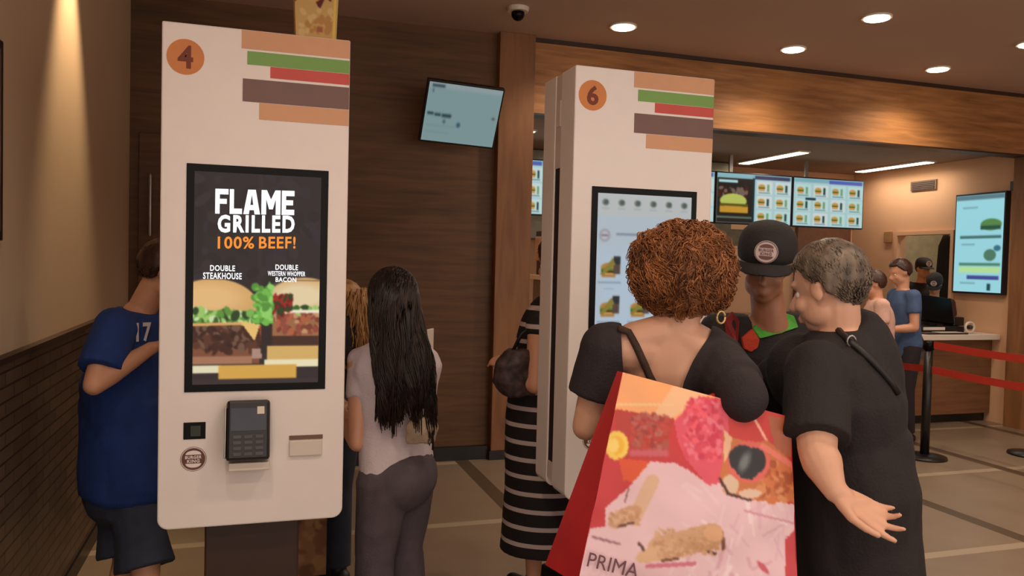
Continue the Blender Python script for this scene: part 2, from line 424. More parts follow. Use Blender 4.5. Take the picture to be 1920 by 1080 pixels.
# vent, wall box
v = empty('air_vent', (7.14, 7.18, 2.47), 'small dark vent high on the peach side wall', 'vent')
MB().box((7.13, 7.0, 2.42), (7.149, 7.36, 2.53)).build('vent_frame', mat('vent_grey', (128, 104, 88), .6), v)
b = MB()
for k in range(5): b.box((7.122, 7.02, 2.43+k*.019), (7.1295, 7.34, 2.442+k*.019))
b.build('louvre', mat('vent_dark', (88, 70, 58), .6), v)
tag(MB().box((7.12, 7.62, 1.84), (7.148, 7.73, 1.97)).build('control_box', mat('box_tan', (170, 128, 84), .6), None, bevel=.004), 'small tan control box left of the hatch', 'box')
tag(MB().box((7.11, 6.02, 2.33), (7.148, 6.07, 2.42)).build('sensor', M_dark, None, bevel=.004), 'tiny dark sensor above the side wall screen', 'sensor')

# poster frame at the left edge
p = empty('wall_poster', (-.79, 2.80, 1.75), 'dark framed poster cut by the left photo edge', 'poster')
MB().box((-.799, 2.1, 1.53), (-.78, 2.985, 2.17)).build('frame', M_dark, p, bevel=.003)
MB().box((-.7797, 2.13, 1.56), (-.779, 2.955, 2.14)).build('print', mat('poster_print', (120, 90, 70), .6, var=.5, scale=5), p)

# ================================================================== SCREENS
M_scr = vmat('lit_screen', emit=1.0, rough=.25)
M_scr2 = vmat('lit_screen_dim', emit=.55, rough=.25)
def burger(cv, cx, cy, r, seed=0):
    R = random.Random(seed)
    cv.ell(cx, cy-r*.35, r, r*.55, (196, 140, 70)); cv.rect(cx-r, cy-r*.25, cx+r, cy+r*.05, (92, 140, 50))
    cv.rect(cx-r*.95, cy, cx+r*.95, cy+r*.3, (90, 46, 26)); cv.rect(cx-r, cy+r*.25, cx+r, cy+r*.42, (225, 180, 60))
    cv.rect(cx-r*.9, cy+r*.42, cx+r*.9, cy+r*.75, (190, 135, 75))
def menu_canvas(seed, dark_left=False, nx=120, ny=70):
    R = random.Random(seed); cv = Cv(0, 0, 96, 54, nx, ny, (164, 194, 196))
    cv.rect(0, 0, 96, 4.5, (120, 165, 175)); cv.rect(48, 1, 94, 5, (80, 92, 170) if not dark_left else (60, 60, 90))
    for i in range(4):
        for j in range(3):
            x = 6 + i*24; y = 14 + j*16
            cv.rect(x-3, y-7, x+17, y+7, (186 + R.randint(-14, 14), 208, 206))
            burger(cv, x+3, y, 4.4, seed+i); cv.rect(x+10, y-4, x+13, y+4, (40, 70, 66) if (i+j) % 2 else (110, 150, 110))
            cv.rect(x-1, y+5, x+14, y+6, (90, 120, 130))
    cv.rect(16, 22, 30, 24.5, (20, 40, 50))
    if dark_left:
        cv.rect(0, 5, 46, 54, (36, 30, 26)); cv.rect(0, 0, 46, 4, (130, 175, 185)); cv.rect(2, 7, 26, 10, (170, 210, 215))
        cv.mottle(3, 16, 40, 26, [(70, 30, 24), (110, 90, 80), (50, 36, 30)], 30, 3, seed)
        cv.ell(21, 30, 17, 8, (176, 186, 90)); cv.rect(4, 33, 40, 36, (90, 80, 24)); cv.rect(4, 36, 40, 43, (190, 140, 46)); cv.rect(0, 47, 46, 49, (90, 110, 96))
        cv.rect(45, 4, 48, 54, (22, 44, 50))
    return cv
FR = mat('screen_frame', (32, 32, 38), .4)
def board(x0, x1, seed, label, dark=False):
    y = 7.42; z0, z1 = 1.965, 2.515
    t = empty('menu_board', ((x0+x1)/2, y, z0), label, 'menu screen', 'row of lit menu screens over the counter')
    MB().box((x0, y, z0), (x1, y+.06, z1)).build('casing', FR, t, bevel=.003)
    MB().box((x0*.8+x1*.2-.02, y+.02, z1), (x0*.8+x1*.2+.02, y+.04, 2.7)).build('hanger', M_metal, t)
    menu_canvas(seed, dark).grid('display', plane_fn((x0+.012, y-.002, z1-.014), (x1-x0-.024, 0, 0), (0, 0, -(z1-z0-.028))), M_scr, t)
lb = {1.74: 'menu screen beside the pillar, left of the row', 2.70: 'second menu screen, mostly behind the kiosk with the 6',
      3.66: 'menu screen hidden behind the kiosk with the 6', 4.62: 'menu screen with a big burger on black at its left', 5.58: 'menu screen at the right end of the row with a purple bar'}
for x in (1.99, 2.70, 3.66, 4.62, 5.58):
    k = 1.74 if x == 1.99 else x
    board(x + .006, (2.69 if x == 1.99 else x + .955), int(x*10), lb[k], dark=(x == 4.62))

# portrait screen on the side wall
t = empty('menu_board', (7.12, 6.38, 1.30), 'upright menu screen on the peach side wall', 'menu screen')
MB().box((7.08, 6.08, 1.29), (7.145, 6.68, 2.33)).build('casing', FR, t, bevel=.004)
cv = Cv(0, 0, 56, 100, 70, 120, (150, 208, 218))
cv.rect(0, 0, 56, 5, (90, 120, 130)); cv.rect(6, 42, 54, 45, (70, 110, 110)); cv.rect(6, 70, 54, 73, (76, 130, 110)); cv.rect(6, 74, 54, 80, (176, 218, 150))
cv.rect(16, 83, 53, 87, (66, 74, 140)); cv.ell(42, 31, 12, 6, (84, 130, 70)); cv.rect(30, 32, 53, 36, (40, 80, 60)); cv.ell(42, 62, 7, 6, (76, 120, 96)); cv.ell(50, 55, 4, 3, (60, 110, 130))
cv.rect(40, 91, 44, 98, (26, 70, 76)); cv.rect(8, 12, 26, 14, (120, 170, 180)); cv.rect(8, 50, 24, 52, (120, 170, 180)); cv.rect(8, 90, 26, 92, (120, 170, 180))
cv.grid('display', plane_fn((7.078, 6.665, 2.31), (0, -.57, 0), (0, 0, -1.0)), M_scr, t)

# tilted order screen on the dark wall
t = empty('order_status_screen', (1.36, 5.50, 2.52), 'tilted landscape order screen on the dark wood wall', 'screen')
uh = V((.88, -.30, .0)).normalized(); uh = V((.884, .0, 0)) + V((0, -.29, 0)); 
TL = at(805, 150, 5.45); TR = at(938, 172, 5.62); BL = at(790, 263, 5.66); BR = at(928, 275, 5.82)
ctr = (TL+TR+BL+BR)/4; ex = ((TR-TL)+(BR-BL)).normalized(); ey = ((TL-BL)+(TR-BR)); ey = (ey - ex*ey.dot(ex)).normalized(); nn = ex.cross(ey)
Wd = ((TR-TL).length+(BR-BL).length)/2; Hd = ((TL-BL).length+(TR-BR).length)/2
Mx = Matrix((ex, nn, ey)).transposed().to_4x4(); Mx.translation = ctr
MB().box((-Wd/2-.012, -.05, -Hd/2-.014), (Wd/2+.012, 0, Hd/2+.012), M=Mx).build('casing', M_dark, t, bevel=.003)
cv = Cv(0, 0, 70, 42, 84, 50, (132, 158, 160)); cv.rect(0, 0, 70, 3.5, (150, 165, 168)); cv.rect(3, 1.2, 15, 3.2, (60, 80, 86)); cv.rect(4, 4.5, 5.2, 7, (70, 92, 100))
for k, (a, b_, c_, d_) in enumerate([(2, 21, 8, 23), (9, 21.5, 15, 23.5), (16, 21.5, 25, 24)]): cv.rect(a, b_, c_, d_, (50, 70, 76))
cv.ell(19, 27, 1.5, 1.5, (80, 108, 116)); cv.ell(33, 28.5, 1.9, 1.9, (60, 96, 116)); cv.rect(64, 20, 67, 22, (90, 98, 100)); cv.rect(3, 30, 30, 30.8, (120, 146, 150)); cv.rect(3, 35, 26, 35.8, (120, 146, 150))
cv.grid('display', lambda u, v: Mx @ V((-Wd/2+Wd*u, .002, Hd/2-Hd*v)), vmat('lit_screen_order', emit=.8), t)
MB().tube([Mx @ V((0, -.05, 0)), V((ctr.x, 5.84, ctr.z+.02))], .03, n=8).build('wall_bracket', M_dark, t)

# ================================================================== KIOSKS
M_or = mat('print_tan', (222, 166, 126), .5, var=.03); M_gr = mat('print_green', (126, 172, 88), .5, var=.03)
M_rd = mat('print_red', (210, 84, 76), .5, var=.03); M_br = mat('print_brown', (124, 94, 88), .5, var=.05)
M_oc = mat('badge_orange', (220, 136, 72), .5, var=.05); M_nb = mat('numeral_brown', (120, 48, 16), .5, var=.05)
M_wt = mat('lit_white_letters', (225, 235, 245), .5, var=0, emit=.9)
M_ot = mat('lit_orange_letters', (214, 130, 40), .5, var=0, emit=.8)
M_eb = mat('emblem_brown', (110, 66, 54), .5, var=.05)
def emblem(name, c, r, ux, uy, n, m_disc, m_ink, parent):
    """round badge: ring, two bun halves and the words between them"""
    ux, uy, n = V(ux), V(uy), V(n); c = V(c)
    o = MB().loft([(c, ux*r, uy*r), (c + n*.0006, ux*r, uy*r)], 32).build(name, m_disc, parent)
    b = MB()
    pts = [c + n*.0012 + ux*r*.93*math.cos(a*PI/18) + uy*r*.93*math.sin(a*PI/18) for a in range(37)]
    b.tube(pts, r*.035, n=4)
    for sgn in (1, -1):
        P = [c + n*.001 + ux*r*.6*math.cos(a*PI/10) + uy*sgn*(r*.36 + r*.34*math.sin(a*PI/10)) for a in range(11)]
        if sgn < 0: P = P[::-1]
        b.prism(P, n*.0005)
    b.build('bun_mark', m_ink, o)
    text('lettering', 'BURGER', c + uy*r*.15 + n*.001, r*1.25, r*.26, ux, uy, m_ink, o, .03)
    text('lettering', 'KING', c - uy*r*.17 + n*.001, r*.95, r*.26, ux, uy, m_ink, o, .03)
    return o
def panel_outline(x0, x1, z0, z1, y, r=.035):
    P = [(x0, y, z1), (x1, y, z1)]
    P += [(x1-r+r*math.cos(a), y, z0+r-r*math.sin(a)) for a in [i*PI/12 for i in range(7)]]
    P += [(x0+r-r*math.sin(a), y, z0+r-r*math.cos(a)) for a in [i*PI/12 for i in range(7)]]
    return P
KY = 2.76; KT = 2.233; KB = .611
def kiosk(x0, num, label):
    x1 = x0 + .585
    t = empty('ordering_kiosk', ((x0+x1)/2, KY+.15, 0), label, 'kiosk', 'pinkish white ordering kiosks')
    MB().prism(panel_outline(x0, x1, KB, KT, KY), (0, .14, 0)).build('front_panel', M_kiosk, t, bevel=.005)
    MB().prism(panel_outline(x0, x1, KB, KT, KY+.20), (0, .13, 0)).build('rear_panel', M_kiosk, t, bevel=.005)
    MB().box((x0+.003, KY+.14, 1.87), (x1-.003, KY+.20, KT-.004)).build('core', M_kside, t)
    MB().box((x0+.003, KY+.14, KB+.04), (x1-.003, KY+.20, .72)).build('core', M_kside, t)
    MB().box((x0+.006, KY+.1405, .72), (x1-.006, KY+.1995, 1.87)).build('slot_shade_strip', mat('slot_shade_brown', (36, 20, 14), .7), t)  # near-flush dark strip: shade of the recessed gap put into its colour
    MB().box((x0-.0015, KY+.145, 2.03), (x0+.004, KY+.185, 2.13)).build('side_patch', M_white, t)  # small pale patch on the side
    MB().box((x0+.14, KY+.07, .02), (x1-.14, KY+.26, KB+.03)).build('pedestal', M_brown, t, bevel=.006)
    MB().box((x0+.03, KY-.04, 0), (x1-.03, KY+.37, .02)).build('base_plate', M_brown, t, bevel=.004)
    P = lambda u, v, n=0.: V((x0+u, KY-n, KT-v))
    for a, b_, c_, d_, m in ((.238, .003, .583, .062, M_or), (.256, .069, .583, .112, M_gr), (.328, .1135, .583, .150, M_rd), (.243, .1585, .583, .232, M_br), (.295, .2335, .583, .287, M_or)):
        MB().box((x0+a, KY-.0014, KT-d_), (x0+c_, KY-.0002, KT-b_)).build('printed_bar', m, t)
    c0 = P(.070, .107, .0002); bd = MB().loft([(c0, (.056, 0, 0), (0, 0, .056)), (c0+V((0, -.0012, 0)), (.056, 0, 0), (0, 0, .056))], 36).build('number_badge', M_oc, t)
    text('numeral', num, P(.070, .107, .002), .046, .072, (1, 0, 0), (0, 0, 1), M_nb, bd, .03)
    bz = MB().box((x0+.077, KY-.004, KT-1.177), (x0+.520, KY-.0005, KT-.442)).build('screen_bezel', M_black, t, bevel=.0015)
    A = (.101, .466, .496, 1.153); fn = plane_fn(P(A[0], A[1], .0052), (A[2]-A[0], 0, 0), (0, 0, -(A[3]-A[1])))
    if num == '4':
        cv = Cv(0, 0, 100, 166, 150, 248, (46, 38, 36)); cv.rect(0, 0, 8, 166, (38, 32, 28), 8); cv.rect(50, 0, 52, 100, (56, 46, 44), 3); cv.mottle(0, 0, 100, 92, [(52, 42, 42), (40, 34, 32), (48, 40, 44)], 90, 6, 5)
        def bg_burger(cx, rx, ty, right=False):
            # bun, lettuce, tomato, cheese, patties
            cv.ell(cx, ty+24, rx, 25, (206, 160, 100)); cv.ell(cx-4, ty+14, rx*.7, 11, (222, 178, 120) if not right else (222, 200, 160), soft=8)
            cv.rect(cx-rx, ty+26, cx+rx, ty+74, (60, 38, 26))
            cv.rect(cx-rx, ty+24, cx+rx, ty+36, (90, 130, 60))
            cv.mottle(cx-rx, ty+24, cx+rx, ty+37, [(60, 96, 38), (150, 190, 100), (196, 214, 160), (92, 140, 56), (44, 66, 32), (120, 170, 80)], 130, 3.2, 7 if right else 8)
            cv.rect(cx-rx, ty+38, cx+rx, ty+54, (128, 56, 34)); cv.mottle(cx-rx, ty+38, cx+rx, ty+54, [(170, 74, 48), (190, 110, 84), (110, 40, 24), (150, 60, 36), (86, 34, 20)], 120, 2.6, 9 if right else 3)
        # left burger
        bg_burger(16, 36, 84); bg_burger(88, 34, 82, True)
        cv.rect(0, 83, 100, 83.5, (46, 38, 36))
        cv.poly([(0, 140), (0, 166), (100, 166), (100, 140)], (50, 40, 40))
        cv.rect(0, 136, 52, 150, (124, 74, 52)); cv.rect(0, 122, 52, 137, (70, 40, 28)); cv.mottle(0, 120, 50, 140, [(88, 52, 36), (56, 32, 24), (110, 78, 60), (66, 36, 26)], 90, 3, 2)
        cv.line(0, 119, 40, 118, 2.2, (214, 160, 96)); cv.poly([(36, 116), (52, 119), (48, 132)], (226, 184, 110)); cv.rect(46, 138, 54, 146, (168, 132, 118)); cv.rect(0, 144, 46, 150, (160, 112, 84))
        cv.rect(53, 118, 62, 142, (46, 34, 32)); cv.rect(62, 128, 100, 136, (66, 40, 30)); cv.rect(62, 112, 100, 128, (150, 100, 66)); cv.mottle(62, 110, 100, 126, [(170, 90, 60), (190, 140, 100), (120, 60, 40), (140, 70, 56)], 60, 2.6, 4)
        cv.rect(76, 107, 100, 109.5, (236, 220, 200)); cv.rect(62, 96, 78, 108, (140, 36, 24)); cv.mottle(58, 96, 78, 110, [(150, 40, 26), (100, 26, 18), (44, 60, 30)], 40, 2.6, 6)
        cv.mottle(48, 88, 61, 118, [(110, 176, 72), (140, 200, 100), (84, 140, 54)], 60, 3, 12)
        cv.rect(58, 136, 100, 148, (206, 166, 98)); cv.rect(56, 147, 100, 153, (228, 216, 176)); cv.rect(0, 151, 22, 157, (220, 212, 176))
        cv.rect(20, 151, 82, 162, (206, 158, 72)); cv.rect(0, 162.5, 100, 166, (58, 46, 46))
        cv.grid('display', fn, M_scr, bz)
        sc = lambda px, py: P((px-300)/354*.585, 0, .007)
        G = {'F': [[(0,0),(0,1),(1,1),(1,.78),(.34,.78),(.34,.6),(.88,.6),(.88,.4),(.34,.4),(.34,0)]], 'L': [[(0,0),(0,1),(.34,1),(.34,.22),(1,.22),(1,0)]],
             'A': [[(0,0),(.27,1),(.5,1),(.5,.8),(.33,0)], [(1,0),(.67,0),(.5,.8),(.5,1),(.73,1)], [(.3,.17),(.3,.38),(.7,.38),(.7,.17)]],
             'M': [[(0,0),(0,1),(.25,1),(.25,0)], [(.75,0),(.75,1),(1,1),(1,0)], [(.12,1),(.28,1),(.5,.62),(.72,1),(.88,1),(.6,.22),(.4,.22)]],
             'E': [[(0,0),(0,1),(1,1),(1,.78),(.34,.78),(.34,.61),(.9,.61),(.9,.4),(.34,.4),(.34,.22),(1,.22),(1,0)]]}
        hb_ = MB(); ux_ = .164
        for ch, wl in (('F', .040), ('L', .038), ('A', .052), ('M', .060), ('E', .040)):
            for k, pl in enumerate(G[ch]):
                hb_.prism([P(ux_ + x*wl, .597 - y*.080 - (ux_+x*wl-.287)*.02, .0055 + k*.0001) for x, y in pl], (0, -.0008, 0))
            ux_ += wl + .004
        hb_.build('headline', M_wt, bz)
        text('headline', 'GRILLED', P(.292, .628, .0056), .240, .058, (1, 0, .03), (0, 0, 1), M_wt, bz, .038)
        text('headline', '100%', P(.229, .691, .0056), .112, .040, (1, 0, .03), (0, 0, 1), M_ot, bz, .02); text('headline', 'BEEF!', P(.358, .687, .0056), .116, .040, (1, 0, .03), (0, 0, 1), M_ot, bz, .02)
        for s_, u_, v_, w_, h_ in (('DOUBLE', .189, .775, .076, .019), ('STEAKHOUSE', .189, .800, .118, .021), ('DOUBLE', .389, .768, .072, .018), ('WESTERN WHOPPER', .389, .789, .120, .016), ('BACON', .387, .809, .066, .016)):
            text('caption', s_, P(u_, v_, .0056), w_, h_, (1, 0, 0), (0, 0, 1), M_wt, bz, .02)
    else:
        cv = Cv(0, 0, 100, 166, 110, 182, (196, 208, 218)); cv.rect(0, 0, 100, 20, (204, 208, 208)); cv.rect(0, 50, 100, 166, (196, 214, 230), 20)
        for i in range(6):
            x = 8+i*16.8; cv.ell(x, 8, 3.6, 3.0, (130, 140, 130)); cv.rect(x-1.5, 6, x+2.5, 10, (88, 100, 96)); cv.rect(x-4, 13, x+4, 13.8, (170, 176, 180))
        cv.ell(8, 38, 6, 6, (178, 176, 186)); cv.ell(8, 38, 3.6, 3.6, (206, 206, 214)); cv.rect(4.5, 37, 11.5, 39, (150, 140, 150)); cv.rect(20, 35.6, 80, 37.6, (142, 152, 170))
        for r in range(4):
            for q in range(3):
                x = 16+q*32; y = 66+r*36; burger(cv, x-3, y+4, 8); cv.rect(x+2, y-9, x+9, y+7, (96, 78, 70)); cv.rect(x+2, y-9, x+9, y-2, (48, 56, 60)); cv.poly([(x-8, y+8), (x-12, y+8), (x+1, y-8), (x+4, y-2)], (150, 136, 60))
                cv.rect(x-14, y+14, x+10, y+15.5, (150, 166, 186)); cv.rect(x-8, y+20, x+3, y+21, (168, 186, 200))
        cv.grid('display', fn, vmat('lit_screen_light', emit=.72), bz)
    # card terminal on its bracket
    k = MB().box((x0+.215, KY-.075, KT-1.425), (x0+.343, KY, KT-1.398)).build('terminal_shelf', M_white, t, bevel=.004)
    Mt = Matrix.Translation(P(.272, 1.30, .05)) @ Matrix.Rotation(math.radians(-14), 4, 'X')
    k = MB().box((-.064, -.028, -.094), (.070, .028, .098), M=Mt).build('card_terminal', M_dark, t, bevel=.010)
    MB().box((-.070, -.024, -.085), (-.0645, .02, .075), M=Mt).build('side_strip', M_metal, k, bevel=.002)
    MB().box((-.05, -.031, .0), (.058, -.0285, .072), M=Mt).build('small_screen', mat('terminal_screen', (44, 46, 60), .15), k)
    MB().box((.030, -.0325, .052), (.052, -.0315, .076), M=Mt).build('contactless_mark', M_white, k)
    b = MB()
    for i in range(3):
        for j in range(4): b.box((-.042+i*.034, -.033, -.078+j*.018), (-.018+i*.034, -.0285, -.068+j*.018), M=Mt)
    b.build('keypad', mat('key_grey', (78, 74, 78), .5), k)
    # code reader window, slot, emblem
    rb = MB().box((x0+.076, KY-.003, KT-1.330), (x0+.143, KY-.0005, KT-1.275)).build('code_reader', M_black, t, bevel=.001)
    MB().box((x0+.098, KY-.0045, KT-1.320), (x0+.128, KY-.0035, KT-1.286)).build('lens', mat('lens_green', (50, 62, 52), .1), rb)
    sl = MB().box((x0+.405, KY-.002, KT-1.346), (x0+.515, KY-.0003, KT-1.332)).build('receipt_slot', mat('slot_shadow', (120, 92, 80), .6), t)
    MB().box((x0+.406, KY-.012, KT-1.400), (x0+.513, KY-.0003, KT-1.347)).build('receipt_tray', M_white, t, bevel=.003)
    emblem('emblem', P(.107, 1.395, .0002), .040, (1, 0, 0), (0, 0, 1), (0, -1, 0), M_eb, M_kiosk, t)
    return t
kiosk(-.288, '4', 'ordering kiosk marked 4 with a burger advert on its screen')
kiosk(1.115, '6', 'ordering kiosk marked 6 with a white menu on its screen')

# cardboard crown bag standing on the first kiosk
t = empty('paper_bag', (.2, 2.9, KT), 'kraft paper bag with dark red zigzag standing on kiosk 4', 'bag')
cv = Cv(0, 0, 70, 110, 60, 90, (206, 170, 104))
cv.poly([(0, 0), (0, 52), (14, 40), (20, 20), (30, 44), (40, 60), (50, 40), (58, 48), (62, 8), (62, 0)], (96, 26, 20)); cv.ell(30, 30, 16, 20, (214, 176, 110)); cv.mottle(8, 60, 60, 100, [(190, 140, 80), (222, 190, 130)], 25, 6, 3); cv.rect(36, 84, 46, 92, (170, 100, 70)); cv.rect(63, 0, 67, 110, (232, 200, 96))
cx0, cx1, cz0, cz1 = .118, .262, KT, KT+.26
MB().prism([(cx0+.006, 2.86, cz0), (cx1-.004, 2.86, cz0), (cx1+.004, 2.85, cz1), (cx0-.006, 2.85, cz1)], (0, .09, 0)).build('body', mat('kraft_paper', (196, 158, 100), .8), t)
cv.grid('front_print', lambda u, v: V((cx0-.006+.012*v + (cx1-cx0+.010-.020*v)*u, 2.849+.010*v, cz1+(cz0-cz1)*v)), vmat('matte_print', rough=.7), t)

# ================================================================== PEOPLE
def skinmat(name, rgb):
    m = mat(name, rgb, .5, var=.05, scale=8); b = m.node_tree.nodes['Principled BSDF']
    b.inputs['Subsurface Weight'].default_value = .08; b.inputs['Subsurface Radius'].default_value = (.01, .004, .002)
    return m
SK_fair = skinmat('skin_fair', (214, 164, 136)); SK_tan = skinmat('skin_tan', (158, 108, 82)); SK_warm = skinmat('skin_warm', (208, 152, 120))
def cloth(name, rgb, var=.12, bump=.25, rough=.85): return mat(name, rgb, rough, var=var, scale=14, bump=bump, bscale=160)
C_black = cloth('black_cloth', (30, 24, 26)); C_black2 = cloth('black_jersey', (38, 30, 34)); C_blue = cloth('royal_blue_cloth', (22, 54, 118)); C_denim = cloth('denim_navy', (48, 54, 70), .2)
C_jean = cloth('grey_denim', (84, 74, 80), .2); C_tee = cloth('white_tee', (206, 192, 196), .05); C_polo = cloth('steel_blue_cloth', (70, 92, 130)); C_shoe = mat('shoe_black', (24, 22, 22), .5)
M_eye = mat('eye_white', (225, 218, 210), .25, var=.02); M_iris = mat('iris_brown', (48, 30, 20), .2)
def hairmat(name, a, b_):
    m = mat(name, a, .45, var=.35, scale=45, stretch=(1, 1, .25)); r = [q for q in m.node_tree.nodes if q.type == 'VALTORGB'][0]
    r.color_ramp.elements[0].color = lin(a) + (1,); r.color_ramp.elements[1].color = lin(b_) + (1,); return m
H_red = hairmat('hair_auburn', (86, 48, 26), (184, 118, 68)); H_grey = hairmat('hair_grey', (62, 52, 43), (122, 106, 90)); H_dark = hairmat('hair_dark', (20, 14, 13), (52, 34, 28))
H_blond = hairmat('hair_blond', (150, 104, 60), (214, 168, 110)); H_brown = hairmat('hair_brown', (40, 22, 18), (74, 42, 30))

def rot(yaw=0, pitch=0, roll=0):
    """head axes: local +Y is the face; yaw about Z, pitch>0 looks down"""
    return (Matrix.Rotation(math.radians(yaw), 3, 'Z') @ Matrix.Rotation(math.radians(-pitch), 3, 'X') @ Matrix.Rotation(math.radians(roll), 3, 'Y'))

def hand(b, wv, d, n, s=1., side=1, curl=.3, spread=.12, thumb=.7, curls=(1, 1, 1, 1)):
    """palm and five fingers; d points along the fingers, n out of the palm, side picks the thumb side"""
    d = V(d).normalized(); n = V(n); n = (n - d*n.dot(d)).normalized(); c = d.cross(n) * side; wv = V(wv)
    K = []
    for i, (o, L) in enumerate(((.030, .088), (.010, .092), (-.010, .086), (-.029, .077))):
        k = wv + (d*L + c*o)*s; K.append(k)
        b.cap(wv + (d*.018 + c*o*.55)*s, k, .0135*s, .0115*s, n=10)
    b.cap(K[0], K[3], .010*s, .0095*s)
    b.cap(wv + (d*.03 + c*.018)*s + n*.004, wv + (d*.065 - c*.02)*s + n*.003, .015*s, .013*s)
    for i, (k, L) in enumerate(zip(K, (.064, .071, .066, .052))):
        dd = (d + c*(1.5-i)*spread).normalized(); p = k; a = 0
        for j, fr in enumerate((.45, .30, .25)):
            a += curl*curls[i]*(1 + .15*i)*(1 if j else .7); q = p + (dd*math.cos(a) + n*math.sin(a))*L*fr*s
            b.cap(p, q, (.0098-.0012*j)*s, (.0090-.0014*j)*s, n=10); p = q
    t0 = wv + (d*.022 + c*.020)*s; t1 = t0 + (d*.030 + c*.030 + n*.010)*s; t2 = t1 + (d*.030 + c*.014*thumb*1.4 + n*.010)*s; t3 = t2 + (d*.026 + c*.002 + n*.006)*s
    b.cap(t0, t1, .015*s, .0115*s, n=10); b.cap(t1, t2, .0108*s, .0095*s, n=10); b.cap(t2, t3, .0095*s, .0078*s, n=10)

